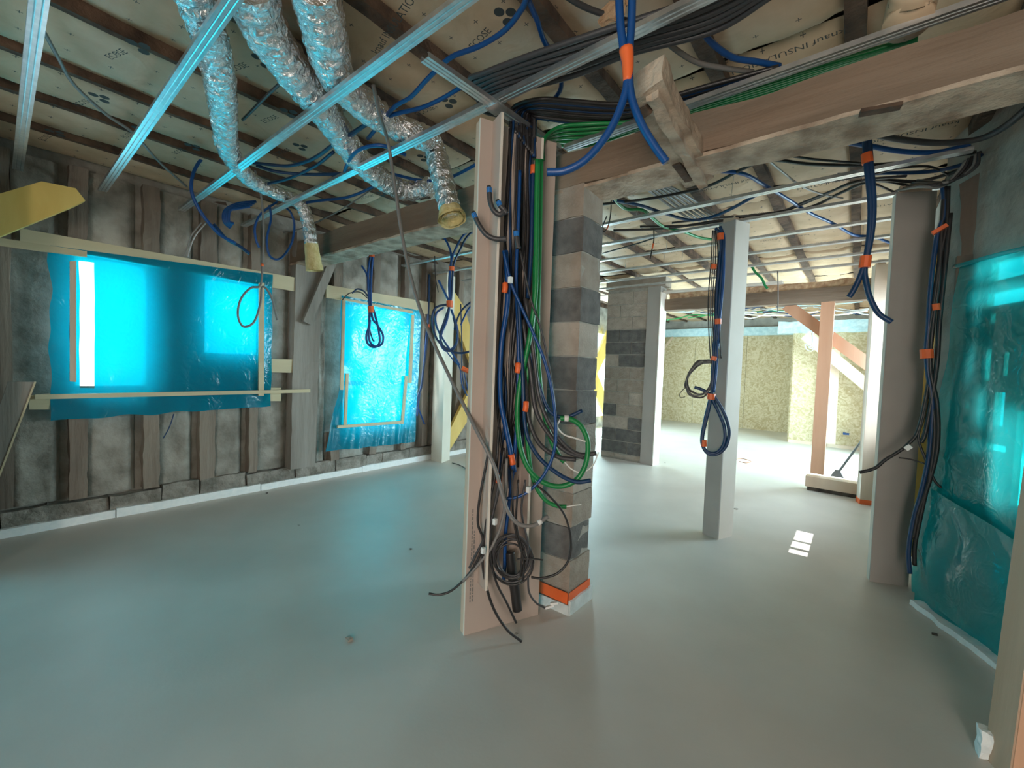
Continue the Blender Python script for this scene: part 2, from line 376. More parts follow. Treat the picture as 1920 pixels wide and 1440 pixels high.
wl = thing('wall_left', (XW, 5, 0), kind='structure')
holes_wall('wall_panel', (XW, 0, 0), (0, 1, 0), (1, 0, 0), .2, (-2.7, 12.6), (0, 2.75),
    [(.385, .80, 1.04, 2.02), (1.205, 1.665, 1.335, 2.0), (2.55, 3.49, .53, 2.0), (-2.3, -.7, .8, 2.05), (7.3, 9.35, .25, 2.15)], mud, wl)  # hole behind the camera is an unseen opening added for teal light
LWO = (XW, 0, 0)
# vertical studs and rough infill between them
studs = [(-.06, .075), (.345, .445), (.765, .865), (1.15, 1.27), (1.545, 1.62), (2.36, 2.46), (2.86, 2.95), (3.30, 3.37), (3.63, 3.72), (4.25, 4.34), (4.75, 4.84), (5.3, 5.4), (5.9, 6.0), (6.6, 6.7)]
def zr(y0, y1):   # what the windows leave free
    if y1 < .3 or y0 > 3.6: return [(.2, 2.66)]
    if y0 < 1.7: return [(.19, 1.0), (2.03, 2.66)]
    if y0 > 2.3: return [(.19, .5), (2.03, 2.66)]
    return [(.19, 2.66)]
for i, (a, b) in enumerate(studs):
    for (z0, z1) in zr(a, b):
        MB().rbox((XW, a, z0), (XW+.085+.01*(i % 3), b, z1), (1, 2, 14), .012, 6, i).build('stud', oldwood, wl)
for i in range(len(studs)-1):
    a, b = studs[i][1], studs[i+1][0]
    if a > 7: break
    if a < 1.7 and b > 2.3: spans = [(1.62, 1.96), (2.22, 2.36)]
    else: spans = [(a, b)]
    for (a2, b2) in spans:
        for (z0, z1) in zr(a2, b2) if not (a2 == 1.62) else [(.19, 2.66)]:
            e = .055 if b2-a2 > .12 else .02
            MB().grid(lambda u, v: (XW+.012+(.03+.014*noise.noise(Vector((a2*3+u*2.2, v*(z1-z0)*4, i))))*min(1, 5*u+.5)*min(1, (1-u)*7)+.006*noise.noise(Vector((u*9, v*(z1-z0)*22, i+9))), a2+(b2-.045-a2)*u, z0+(z1-z0)*v), 12, max(8, int((z1-z0)*28))).build('infill_panel', mud, wl, smooth=True)
# stone plinth under the timbers
y = -.5; i = 0
while y < 7.2:
    L = random.uniform(.2, .5)
    MB().rbox((XW, y, 0), (XW+random.uniform(.075, .095), y+L-.008, random.uniform(.17, .2)), (2, 5, 4), .012, 8, i).build('plinth_stone', stone, wl)
    y += L; i += 1
# main post of the frame and its steep brace
P_ = [W(543, 872, 'x', -4.47), W(590, 872, 'x', -4.47), W(640, 470, 'x', -4.47), W(556, 480, 'x', -4.47)]
pa, pb = P_[0].y, P_[1].y
MB().rough([(-4.6, pa, .17), (-4.46, pa, .17), (-4.46, pb, .17), (-4.6, pb, .17), (-4.6, P_[3].y, 2.6), (-4.46, P_[3].y, 2.6), (-4.46, P_[3].y+.27, 2.6), (-4.6, P_[3].y+.27, 2.6)], 2, 3, 24, .01, 5, 3).build('main_post', greywood, wl)
a, b = W(628, 478, 'x', -4.42), W(574, 606, 'x', -4.42)
MB().bar(a+(a-b)*.25, b, .05, .085, (0, 1, 0)).build('knee_brace', greywood, wl)
# foam edge strips at the foot of the left wall
y = -.4
for i, L in enumerate((1.0, 1.05, 1.1, 1.05, .95, 1.05, 1.0, 1.1)):
    o = MB().rbox((-4.515, y, 0), (-4.482, y+L-.006, .062+.008*(i % 2)), (1, 14, 2), .004, 9, i).build('baseboard_left' if i == 0 else 'foam_strip', foam, None, kind='structure' if i == 0 else None)
    if i == 0: bl = o
    else:
        o.parent = bl; o.location = o.location-bl.location
    y += L
# other walls (mostly outside the frame)
MB().rbox((-4.6, -.22, 0), (-3.9, -.03, 2.7), (8, 2, 16), .01, 4, 2).build('wall_near', oldwood, kind='structure')
holes_wall('wall_rear', (-5, -2.6, 0), (1, 0, 0), (0, 1, 0), .2, (0, 7.6), (0, 2.75), [(5.2, 7.1, .05, 2.2)], lime, kind='structure')
# right wall: bends outward towards the camera
A, B = Vector((.345, 3.5, 0)), Vector((.615, 2.925, 0)); DU = (B-A).normalized(); DN = Vector((DU.y, -DU.x, 0))
if DN.dot(-A) < 0: DN = -DN
def rwp(px, py, off=0): 
    n = DN; o = A+DN*off; r = ray(px, py); return O+r*(n.dot(o-O)/n.dot(r))
def rwu(px, py): q = rwp(px, py, -.05); return ((q-A).dot(DU), q.z)
sl = []
for (x0, y0, x1, y1) in [(1852, 551, 1960, 557), (1858, 588, 1866, 606), (1850, 655, 1855, 715), (1884, 660, 1889, 705), (1866, 735, 1880, 800), (1862, 905, 1868, 920), (1811, 755, 1816, 768), (1908, 770, 1935, 960), (1860, 495, 1930, 512), (1850, 830, 1885, 850)]:
    (u0, z1), (u1, z0) = rwu(x0, y0), rwu(x1, y1); sl.append((min(u0, u1), max(u0, u1), min(z0, z1), max(z0, z1)))
holes_wall('wall_right', A-DN*.05, DU, DN, .03, (-.1, 2.6), (0, 2.75), sl, rubble, kind='structure')
q = A+DU*2.6
holes_wall('wall_right_front', (q.x, q.y, 0), (0, -1, 0), (-1, 0, 0), .2, (-.1, q.y+2.7), (0, 2.75), [], lime, kind='structure')
# wall running away behind the wrapped posts, with the small two-pane window and the wide opening
w2 = holes_wall('wall_right_far', (.42, 3.45, 0), (0, 1, 0), (-1, 0, 0), .12, (0, 9.2), (0, 2.75), [(.27, .57, 1.43, 1.96), (.61, .88, 1.43, 1.96), (1.1, 2.6, .8, 2.1), (3.3, 5.9, .02, 2.2), (6.9, 8.2, .5, 2.1)], lime, kind='structure')  # middle hole: unseen opening added to brighten the right floor
ww = thing('window_1', (.46, 4.0, 1.42), kind='structure')
for a, b in ((3.715, 4.03), (4.05, 4.34)):
    MB().box((.45, a, 1.425), (.456, b, 1.965)).build('pane', glassm, ww)
MB().box((.44, 4.023, 1.425), (.48, 4.058, 1.965)).build('mullion', whitejamb, ww)
# far end: boarded walls
ow = thing('wall_far', (-2.5, 11.9, 0), kind='structure')
x = -4.6
for i in range(4):
    MB().box((x+.003, 11.8, 0), (x+1.22-.003, 11.83, 2.32)).build('board_panel', osbm, ow); x += 1.22
MB().box((-4.8, 11.83, 0), (1.2, 12.0, 2.8)).build('backing', lime, ow)
MB().box((-4.7, 11.70, 2.3), (-1, 11.84, 2.5)).build('wrapped_beam', bandm, ow)
on = thing('wall_far_right', (-.4, 10.2, 0), kind='structure')
for (a, b) in ((-1.02, .19), (.196, 1.4)):
    MB().box((a, 10.17, .05), (b, 10.2, 2.3)).build('board_panel', osbm, on)
MB().box((-1.05, 10.2, 0), (-1.02, 11.8, 2.3)).build('board_panel', osbm, on)
MB().box((-1.02, 10.2, 0), (1.4, 10.32, 2.3)).build('backing', lime, on)
MB().rbox((-1.3, 10.05, 2.19), (1.3, 10.3, 2.42), (24, 3, 3), .02, 5).build('wrapped_beam', bandm, on)
MB().box((-1.02, 10.12, .0), (1.3, 10.17, .06)).build('sole_plate', palepine, on)

# ================================================================== BEAMS, PILLARS, POSTS
mb = thing('ceiling_beam', (-1.5, 2.0, 2.27), 'long old oak beam crossing the whole room over the block pillar', 'beam')
MB().rough([(-4.6, 1.93, 2.29), (.75, 1.93, 2.242), (.75, 2.14, 2.242), (-4.6, 2.14, 2.29), (-4.6, 1.95, 2.5), (.75, 1.95, 2.42), (.75, 2.14, 2.44), (-4.6, 2.14, 2.5)], 70, 3, 4, .013, 3, 1).build('timber', oldwoodY, mb)
MB().rough([(-4.6, 1.925, 2.272), (.75, 1.925, 2.226), (.75, 2.15, 2.226), (-4.6, 2.15, 2.272), (-4.6, 1.925, 2.288), (.75, 1.925, 2.241), (.75, 2.15, 2.241), (-4.6, 2.15, 2.288)], 70, 4, 1, .008, 5, 2).build('limewashed_underside', limewood, mb)
a, b = W(1612, 212, 'z', 2.205), W(1690, 198, 'z', 2.202)
MB().bar(a, b, .035, .012).build('mortise_slot', brownwood, mb)
# sawn stub hung under the beam
st = thing('timber_stub', (-.62, 1.7, 2.2), 'short rough timber offcut with cut slots hanging under the oak beam', 'timber')
sp = [(-.67, 1.42), (-.545, 1.385), (-.578, 2.17), (-.72, 2.2)]
MB().rough([(*sp[0], 2.245), (*sp[1], 2.25), (*sp[2], 2.235), (*sp[3], 2.225), (*sp[0], 2.325), (*sp[1], 2.34), (*sp[2], 2.30), (*sp[3], 2.29)], 3, 12, 3, .012, 7, 5).build('block', limewood, st)
MB().rough([(-.61, 1.42, 2.225), (-.565, 1.41, 2.225), (-.605, 2.17, 2.205), (-.65, 2.18, 2.205), (-.61, 1.42, 2.26), (-.565, 1.41, 2.26), (-.605, 2.17, 2.25), (-.65, 2.18, 2.25)], 2, 12, 1, .01, 9, 6).build('ridge', limewood, st)
for (a, b) in (((1205, 200), (1215, 215)), ((1268, 305), (1292, 337))):
    MB().bar(W(*a, 'z', 2.24), W(*b, 'z', 2.222), .035, .02).build('mortise_slot', brownwood, st)
# block pillar
pil = thing('block_pillar', (-1.35, 2.03, 0), 'tall single block concrete pillar in the middle of the room behind the cables', 'pillar')
cols = [blkM, blkD, blkM, blkD, blkM, blkM, blkL, blkD, blkM, blkD, blkM, blkM, blkM]
z = .10; hh = .182
MB().rbox((-1.56, 1.93, 0), (-1.135, 2.14, .098), (6, 3, 2), .008, 9).build('footing', mortar, pil)
for i in range(12):
    e = random.uniform(-.006, .006); m = [blkM, blkD, blkM, blkL, blkM, blkD, blkD, blkL, blkD, blkM, blkD, blkM][i]
    MB().rbox((-1.57+e, 1.93+e/2, z), (-1.135+e, 2.14+e, z+hh-.006), (6, 3, 3), .005, 14, i).build('block', m, pil); z += hh
MB().box((-1.56, 1.937, .08), (-1.142, 2.133, 2.27)).build('mortar_core', mortar, pil)
# far block pier with a plastered jamb
bp = thing('block_pier', (-2.57, 5.93, 0), 'wide pier of grey concrete blocks with a plastered right edge near the far room', 'pillar')
MB().box((-2.965, 5.845, 0), (-2.34, 6.03, 2.5)).build('mortar_core', mortar, bp)
z = .02; i = 0; ch = .1825
darkset = {(0, 0), (0, 1), (1, 0), (1, 1), (1, 2), (2, 0), (2, 1), (3, 1), (9, 0), (9, 1), (10, 0), (10, 1), (8, 2), (4, 9)}
while z < 2.45:
    cuts = [-2.97, -2.75, -2.34] if i % 2 == 0 else [-2.97, -2.56, -2.34]
    if i == 0: z1 = z+.07
    else: z1 = z+ch
    z1 = min(z1, 2.5)
    for j in range(len(cuts)-1):
        m = blkL
        if i in (1, 2, 3, 4) and not (i == 3 and j == 0): m = blkD
        if i == 4 and j == 1: m = blkM
        if i == 5 and j == 0: m = blkM
        if i in (6, 7): m = blkM
        if i in (9, 10): m = blkD
        if i == 8 and j == 1: m = blkD
        MB().rbox((cuts[j]+.007, 5.835+random.uniform(0, .006), z+.007), (cuts[j+1]-.007, 6.035, z1-.007), (4, 2, 3), .004, 14, i*3+j).build('block', m, bp)
    z = z1; i += 1
MB().box((-2.345, 5.825, 0), (-2.165, 6.045, 2.5)).build('plastered_jamb', plgrey, bp)
MB().box((-2.167, 5.82, 0), (-2.155, 6.05, 2.42)).build('jamb_lit_face', pledge_lit, bp)  # pale slab paints the jamb's right face as lit by daylight
MB().box((-2.16, 5.9, 2.42), (-.75, 6.05, 2.445)).build('jamb_head', pledge_lit, bp)
MB().box((-2.99, 5.82, 2.5), (-2.1, 6.05, 2.63)).build('padstone', blkM, bp)
# plasterboard wrapped posts
def wrapped_post(base, e1, e2, h, label, tape=None, faces=(plgrey, pledge_lit), lean=(0, 0)):
    b = Vector((*base, 0)); e1, e2 = Vector((*e1, 0)), Vector((*e2, 0)); t = thing('wrapped_post', b, label, 'post')
    up = Vector((lean[0], lean[1], h)); nrm = e1.cross(e2).z
    def slab(p, d, n, th, name, m):      # board along d, thickness along n
        q = [p, p+d, p+d+n*th, p+n*th]
        if d.cross(n).z < 0: q = q[::-1]
        MB().hexa([*q, *[x+up for x in q]]).build(name, m, t)
    n1 = e2.normalized(); n2 = e1.normalized(); k = .0125
    slab(b, e1, n1, k, 'front_board', faces[0]); slab(b+n1*k, e2-n1*k, n2, k, 'side_board', faces[1])  # side boards paler than the front: daylight put into their colour
    slab(b+e1-n2*k+n1*k, e2-n1*k, n2, k, 'side_board', faces[1]); slab(b+e2-n1*k+n2*k, e1-n2*2*k, n1, k, 'rear_board', faces[0])
    q = [b+n1*.02+n2*.02, b+e1+n1*.02-n2*.02, b+e1+e2-n1*.02-n2*.02, b+e2-n1*.02+n2*.02]
    if e1.cross(e2).z < 0: q = q[::-1]
    MB().hexa([*q, *[x+up*1.02 for x in q]]).build('core', palepine, t)
    if tape:
        q = [b-n1*.004-n2*.004, b+e1-n1*.004+n2*.004, b+e1+e2+n1*.004+n2*.004, b+e2+n1*.004-n2*.004]
        if e1.cross(e2).z < 0: q = q[::-1]
        MB().hexa([*q, *[x+Vector((0, 0, tape)) for x in q]]).build('tape', orange, t)
    return t
wrapped_post((-.79, 3.606), (-.128, .054), (.07, .17), 2.5, 'grey plasterboard wrapped post with looped blue conduit hanging on it', faces=(plgrey, pledge_lit))
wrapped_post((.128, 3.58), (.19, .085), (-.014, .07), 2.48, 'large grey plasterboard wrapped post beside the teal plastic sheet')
wrapped_post((.086, 5.748), (.1, .027), (-.03, .12), 2.5, 'narrow wrapped post with red tape at its foot, farther right', .05, (palepine, pledge_lit))
c0, c1, c2 = W(828, 868, 'z', 0), W(808, 863, 'z', 0), W(843, 862, 'z', 0)
wrapped_post((c0.x, c0.y), ((c1-c0).x, (c1-c0).y), ((c2-c0).x, (c2-c0).y), 2.5, 'pale wrapped post against the left wall beside the tall window', None, (cream, cream))
# plasterboard service box in front of the pillar
sb = thing('service_riser', (-1.33, 1.6, 0), 'open plasterboard cable riser with two fins, packed with cables', 'boxing')
D2, N2, B0 = Vector((.385, .923, 0)), Vector((.923, -.385, 0)), Vector((-1.404, 1.423, 0))
def fin(s0, s1, o0, o1, z0, z1, name, m, par=None):
    q = [B0+D2*s0+N2*o0, B0+D2*s0+N2*o1, B0+D2*s1+N2*o1, B0+D2*s1+N2*o0]
    return MB().hexa([*[p+Vector((0, 0, z0)) for p in q], *[p+Vector((0, 0, z1)) for p in q]]).build(name, m, par or sb)
fe = fin(0, .42, -.0125, 0, 0, 2.445, 'back_board', plaster); fin(-.001, .001, -.0125, .0005, 0, 2.445, 'board_edge', pledge_lit, fe)
fe = fin(.062, .0745, 0, .088, .25, 2.445, 'fin_board', plaster); fin(.062, .0745, .088, .0895, .25, 2.445, 'fin_edge', pledge_lit, fe)
fe = fin(.285, .2975, 0, .075, .36, 2.40, 'fin_board', plaster); fin(.285, .2975, .075, .0765, .36, 2.40, 'fin_edge', pledge_lit, fe)
fin(-.0, .42, -.05, -.0125, 0, 2.44, 'batten', palepine)
pm = MB(); rr_ = random.Random(3)
for row, s0 in enumerate((.022, .034)):      # two rows of print too small to read
    zz = .16
    while zz < .62-.12*row:
        L = rr_.uniform(.006, .022); q = [B0+D2*s0+N2*.0015, B0+D2*(s0+.006)+N2*.0015]
        pm.add([q[0]+Vector((0, 0, zz)), q[1]+Vector((0, 0, zz)), q[1]+Vector((0, 0, zz+L)), q[0]+Vector((0, 0, zz+L))], [(0, 1, 2, 3)]); zz += L+.006
pm.build('small_print', greyc, sb)
# tape round the pillar foot
tp_ = thing('pillar_tape', (-1.14, 1.92, .03), 'orange edge tape stuck round the foot of the block pillar', 'tape')
MB().box((-1.43, 1.913, .055), (-1.13, 1.918, .115)).build('front_strip', orange, tp_); MB().box((-1.126, 1.918, .055), (-1.121, 2.14, .115)).build('side_strip', orange, tp_)
MB().rbox((-1.44, 1.905, 0), (-1.115, 1.912, .05), (8, 1, 2), .006, 12).build('film_upstand', cloudy, tp_); MB().rbox((-1.12, 1.912, 0), (-1.108, 2.15, .075), (1, 6, 2), .006, 12).build('film_upstand', cloudy, tp_)
# far beam, timber post, brace and sill
fb = thing('far_beam', (-.9, 6.05, 2.17), 'brown sawn beam resting on the far timber post', 'beam')
MB().rbox((-2.16, 5.98, 2.18), (.42, 6.14, 2.34), (30, 2, 2), .01, 4, 8).build('timber', oldwoodY, fb)
MB().rbox((-2.1, 6.0, 2.33), (.42, 6.16, 2.42), (40, 2, 4), .03, 6, 9).build('torn_insulation', straw, fb)
sl_ = W(1513, 917, 'z', 0)
MB().box((-.41, 5.97, .045), (.085, 6.13, .165)).build('sill_timber', palepine, None, 'low timber sill lying on the floor under the far reddish post', 'timber')
MB().box((-.39, 5.99, 0), (.08, 6.11, .045)).build('sill_shadow', dark, None, 'dark strip standing for the shadow under the far timber sill', 'shadow')  # dark box painted as the shadow gap beneath the sill
def sawn(name, a, b, w, d, m, label, cat='timber', up=(0, 1, 0), par=None):
    return MB().bar(a, b, w, d, up).build(name, m, par, label, cat)
sawn('timber_post', W(1532, 887, 'y', 6.05), W(1553, 566, 'y', 6.05), .125, .12, redpine, 'upright reddish timber post standing on the far sill', 'post')
sawn('diagonal_brace', W(1475, 572, 'y', 6.14)+Vector((0, .02, 0)), W(1640, 692, 'y', 6.14)+Vector((0, .02, 0)), .13, .05, redpine, 'reddish diagonal brace running behind the far timber post down to the right', 'brace')
sawn('pine_stud', W(1557, 832, 'y', 9.95), W(1566, 655, 'y', 9.95), .15, .06, palepine, 'pale pine stud in front of the far boarded wall', 'stud')
sawn('pine_rafter', W(1510, 628, 'y', 9.8), W(1632, 728, 'y', 9.8), .19, .06, palepine, 'pale pine diagonal in front of the far boarded wall', 'brace')
sawn('pine_batten', W(1243, 655, 'y', 11.7), W(1262, 632, 'y', 11.7), .05, .04, palepine, 'thin pale batten leaning on the boarded wall beside the block pier', 'batten')
# broom on the sill
br = thing('broom', W(1570, 893, 'y', 6.03), 'long handled scraper leaning on the far sill against the narrow post', 'broom')
p0 = W(1570, 888, 'y', 6.03); p0.z = max(p0.z, .2); p1 = W(1622, 818, 'y', 5.95)
MB().tube([p0, p1], .012, 8).build('handle', broomgrey, br); p2 = W(1642, 811, 'y', 5.9)
MB().tube([p1, p2], .01, 8).build('grip', broomgrey, br)
MB().prism([p0+Vector((-.06, -.03, -.035)), p0+Vector((.06, -.03, -.035)), p0+Vector((.02, -.02, .04)), p0+Vector((-.02, -.02, .04))], (0, .06, 0)).build('head', broomgrey, br)
# yellow K-braces on the left wall
def board(name, P, x, th, m, label, cat='board'):      # outline read on plane X=x, extruded into the wall
    return MB().prism([W(*q, 'x', x) for q in P], (-th, 0, 0)).build(name, m, None, label, cat)
board('yellow_brace', [(853, 548), (870, 575), (905, 690), (905, 740), (868, 640), (850, 590)], -4.42, .05, yellowpine, 'yellow diagonal brace, upper of the pair beside the pale wrapped post', 'brace')
board('yellow_brace', [(843, 845), (843, 808), (905, 680), (905, 742)], -4.40, .05, yellowpine, 'yellow diagonal brace, lower of the pair beside the pale wrapped post', 'brace')
board('yellow_brace', [(1108, 690), (1145, 610), (1145, 650), (1108, 725)], -4.40, .05, yellowpine, 'yellow diagonal brace seen left of the far block pier, upper one', 'brace')
board('yellow_brace', [(1105, 665), (1140, 750), (1140, 790), (1105, 715)], -4.46, .05, yellowpine, 'yellow diagonal brace seen left of the far block pier, lower one', 'brace')
# right foreground post
rp = thing('foreground_post', (.42, 2.18, 0), 'reddish timber post in the right foreground, cut by the picture edge', 'post')
dv = Vector((.085, 0, 2.5)); q = [Vector((.418, 2.184, 0)), Vector((.455, 2.085, 0)), Vector((.56, 2.12, 0)), Vector((.523, 2.22, 0))]
MB().hexa([*q, *[x+dv for x in q]]).build('timber', redpine, rp)
q2 = [Vector((.412, 2.186, 0)), Vector((.449, 2.087, 0)), Vector((.455, 2.089, 0)), Vector((.418, 2.188, 0))]
MB().hexa([*q2, *[x+dv for x in q2]]).build('unlit_face', pine_unlit, rp)  # thin slab, browner than the lit right face: shade put into colour
MB().rbox((.395, 2.16, 0), (.425, 2.21, .1), (3, 3, 5), .012, 18).build('mortar_foot', foam, rp)
# right wall timbers
dk = MB().rough([W(1803, 610, 'v', (.325, 3.4)), W(1840, 610, 'v', (.325, 3.4)), W(1840, 605, 'v', (.345, 3.5)), W(1803, 605, 'v', (.345, 3.5)), W(1800, 345, 'v', (.325, 3.4)), W(1842, 320, 'v', (.325, 3.4)), W(1842, 320, 'v', (.345, 3.5)), W(1800, 345, 'v', (.345, 3.5))], 2, 2, 12, .01, 8).build('corner_timber', oldwood, None, 'dark old corner timber above the teal sheet on the right', 'timber')
b0 = Vector((.36, 3.58, 0))
MB().bar(W(1795, 900, 'v', (.33, 3.42)), W(1812, 480, 'v', (.33, 3.42)), .08, .05, (0, 1, 0)).build('old_stud', oldwood, None, 'brown old stud standing at the left edge of the teal sheet', 'stud')
MB().bar(W(1703, 1040, 'v', (.36, 3.85)), W(1790, 380, 'v', (.36, 3.85)), .11, .05, (0, 1, 0)).build('yellow_stud', yellowpine, None, 'slanting yellow stud behind the hanging cables on the right', 'stud')
# ================================================================== PLASTIC SHEETS AND BATTENS
def nz(*a): return noise.noise(Vector(a))
def sheet1(u, v):     # u along wall, v up
    y = .25+1.47*u + .02*nz(3, v*6, 1)*(1-u)**14 + .014*nz(7, v*6, 1)*u**14; z = .80+.035*u*(1-v)+1.245*v+.075*u*v + (1-v)*.016*nz(u*9, 2, 5)
    w = .012*nz(u*4, v*3, 1)+.010*math.sin(9*(u+.8*v)+3)*max(0, u-.35)+(1-v)**3*.035*nz(u*9, v*2, 8)+(1-u)**6*.05*nz(u*2, v*7, 4)
    return (-4.462+w, y, z)
def slot(u, v):
    y = .25+1.47*u; z = .80+1.3*v
    return .402 < y < .472 and 1.045 < z < 2.01
MB().grid(sheet1, 130, 60, skip=slot).build('plastic_sheet', bluefilm, None, 'wide blue plastic sheet over the left window, below the long pale batten', 'plastic sheet', smooth=True)
MB().grid(lambda u, v: (-4.46+.02*nz(u*4, v*4, 31), -2.4+1.8*u, .7+1.45*v), 40, 30).build('plastic_sheet', bluefilm, None, 'blue plastic sheet over the added unseen opening beyond the left picture edge', 'plastic sheet', smooth=True)  # covers the unseen opening added to tint the left floor teal
def sheet2(u, v):
    y0, y1 = 2.28+.15*min(1, v*2.2), 3.49+.05*v
    y = y0+(y1-y0)*u; z = .31+.01*nz(u*8, 1, 1)*(1-v)+1.72*v-.03*u*(1-v)-.03*u*v
    w = .008*nz(u*5, v*4, 11)+(1-v)**6*.05*abs(nz(u*11, v*1.5, 2))+(1-u)**5*.07*nz(u*4, v*4, 9)+.005*math.sin(20*(u-.5*v))
    return (-4.46+w, y, z)
MB().grid(sheet2, 90, 110).build('plastic_sheet', bluefilm, None, 'tall blue plastic sheet over the second window, right of the main post', 'plastic sheet', smooth=True)
def quadbar(name, pts, x, th, m, label, cat='batten'): return board(name, pts, x, th, m, label, cat)
quadbar('wall_batten', [(38, 428), (38, 456), (552, 546), (552, 520)], -4.475, .022, pineX, 'long pale batten nailed above the wide left window')
quadbar('wall_batten', [(612, 534), (612, 558), (814, 591), (814, 568)], -4.475, .022, pineX, 'pale batten nailed above the tall window sheet')
quadbar('holding_lath', [(-6, 445), (-6, 460), (163, 482), (163, 471)], -4.44, .018, pineX, 'thin lath holding the top left corner of the wide blue sheet')
quadbar('holding_lath', [(66, 740), (66, 749), (582, 736), (582, 730)], -4.41, .02, pineX, 'long thin horizontal lath across the foot of the wide blue sheet')
quadbar('wall_batten', [(55, 742), (55, 768), (94, 768), (94, 738)], -4.46, .022, pineX, 'short pale board end at the lower left of the wide blue sheet')
quadbar('wall_batten', [(498, 673), (498, 698), (558, 699), (558, 674)], -4.475, .022, pineX, 'short pale board between the wide sheet and the main post, upper one')
quadbar('wall_batten', [(497, 727), (497, 752), (527, 752), (527, 727)], -4.48, .022, pineX, 'short pale board right of the wide sheet, lower one')
quadbar('holding_lath', [(486, 530), (496, 530), (495, 742), (485, 742)], -4.42, .018, pineX, 'upright lath along the right edge of the wide blue sheet')
quadbar('holding_lath', [(131, 490), (143, 489), (143, 716), (131, 715)], -4.435, .02, palepine, 'upright beige lath left of the bright gap in the wide sheet')
quadbar('holding_lath', [(643, 560), (648, 560), (644, 731), (638, 731)], -4.43, .018, pineX, 'upright lath on the left side of the tall sheet, upper one')
quadbar('holding_lath', [(649, 700), (654, 700), (650, 799), (645, 799)], -4.425, .018, pineX, 'upright lath on the left side of the tall sheet, lower one')
quadbar('holding_lath', [(772, 590), (777, 590), (772, 718), (766, 718)], -4.43, .018, pineX, 'upright lath on the right side of the tall sheet, upper one')
quadbar('holding_lath', [(760, 705), (765, 705), (757, 795), (752, 795)], -4.425, .018, pineX, 'upright lath on the right side of the tall sheet, lower one')
quadbar('holding_lath', [(633, 798), (633, 803), (755, 794), (755, 789)], -4.42, .018, pineX, 'bottom lath of the tall blue sheet')
quadbar('holding_lath', [(640, 558), (640, 562), (775, 588), (775, 583)], -4.435, .018, pineX, 'top lath of the tall blue sheet')
board('sloping_board', [(-45, 376), (78, 340), (142, 353), (160, 376), (140, 386), (-45, 462)], -4.22, .05, yellowpine, 'yellow sawn board end sticking in from the left picture edge', 'board')
bd = thing('leaning_board', W(0, 890, 'x', -4.15), 'grey weathered board leaning at the left picture edge', 'board')
MB().prism([W(*q, 'x', -4.15) for q in [(15, 716), (68, 716), (-45, 1013), (-86, 1013)]], (-.04, 0, 0)).build('face', greywood, bd)
MB().prism([W(*q, 'x', -4.145) for q in [(64, 716), (68, 716), (-45, 1012), (-49, 1012)]], (-.03, 0, 0)).build('sawn_edge', pineX, bd)
# windows behind the sheets
wn = thing('window_2', (-4.72, 3.0, .55), kind='structure')
for a, b in (((-4.74, 2.52, .53), (-4.69, 2.58, 2.0)), ((-4.74, 3.44, .53), (-4.69, 3.5, 2.0)), ((-4.74, 2.52, 1.98), (-4.69, 3.5, 2.03)), ((-4.74, 2.52, .5), (-4.69, 3.5, .55))): MB().box(a, b).build('frame', greywood, wn)
MB().box((-4.73, 2.5, 1.02), (-4.69, 3.5, 1.07)).build('transom', greywood, wn); MB().box((-4.73, 2.985, .5), (-4.69, 3.03, 1.03)).build('mullion', greywood, wn)
for (y0, y1, z0, z1) in ((2.58, 3.44, 1.07, 1.98), (2.58, 2.985, .55, 1.02), (3.03, 3.44, .55, 1.02)): MB().box((-4.715, y0, z0), (-4.709, y1, z1)).build('pane', glassm, wn)
# right hand sheets
def rsheet(u, v, lo=False):
    a, b = rwp(1800, 500), rwp(2010, 450); c, d = rwp(1716, 1128, .02), rwp(1990, 1335, .02)
    if lo: a, b = rwp(1736, 908, .05), rwp(1960, 1045, .05); c, d = rwp(1711, 1108, .06), rwp(1985, 1300, .06)
    top, bot = a.lerp(b, u), c.lerp(d, u); q = bot.lerp(top, v)
    if lo: w = .018*nz(u*3, v*3, 4)+.02*abs(math.sin(6*u+2.2*v+nz(u*3, v*2, 2)*2))*(.3+.7*math.sin(PI*v))
    else: w = .014*nz(u*4, v*2, 1)+.016*math.sin(7*(u*1.3+.55*v)+2*nz(u*2, v*2, 7))*(1-v*.6)+.02*(1-u)**4*nz(u, v*6, 5)
    return q+DN*(w+.005)
ts = thing('plastic_sheet', rwp(1760, 1150), 'teal plastic sheet covering the opening on the right, upper hanging layer', 'plastic sheet')
MB().grid(lambda u, v: rsheet(u, v), 70, 80).build('film', tealfilm, ts, smooth=True)
h0, h1 = rwp(1790, 500, .015), rwp(2000, 448, .015); MB().tube(spline([h0, h0.lerp(h1, .5)+Vector((0, 0, .006)), h1], 8), .012, 8).build('rolled_hem', tealfilm, ts, smooth=True)
MB().grid(lambda u, v: rsheet(u, v, True), 60, 50).build('plastic_sheet', tealfilm, None, 'teal plastic sheet lower flap folded over and reaching the floor on the right', 'plastic sheet', smooth=True)
a, b = W(1704, 1132, 'z', 0), W(1905, 1285, 'z', 0); d_ = (b-a).normalized(); nn = Vector((-d_.y, d_.x, 0))
MB().rough([a, b, b+nn*.12, a+nn*.12, a+Vector((0, 0, .03)), b+Vector((0, 0, .03)), b+nn*.12+Vector((0, 0, .03)), a+nn*.12+Vector((0, 0, .03))], 20, 2, 2, .01, 12, 3).build('baseboard_right', foam, None, kind='structure')

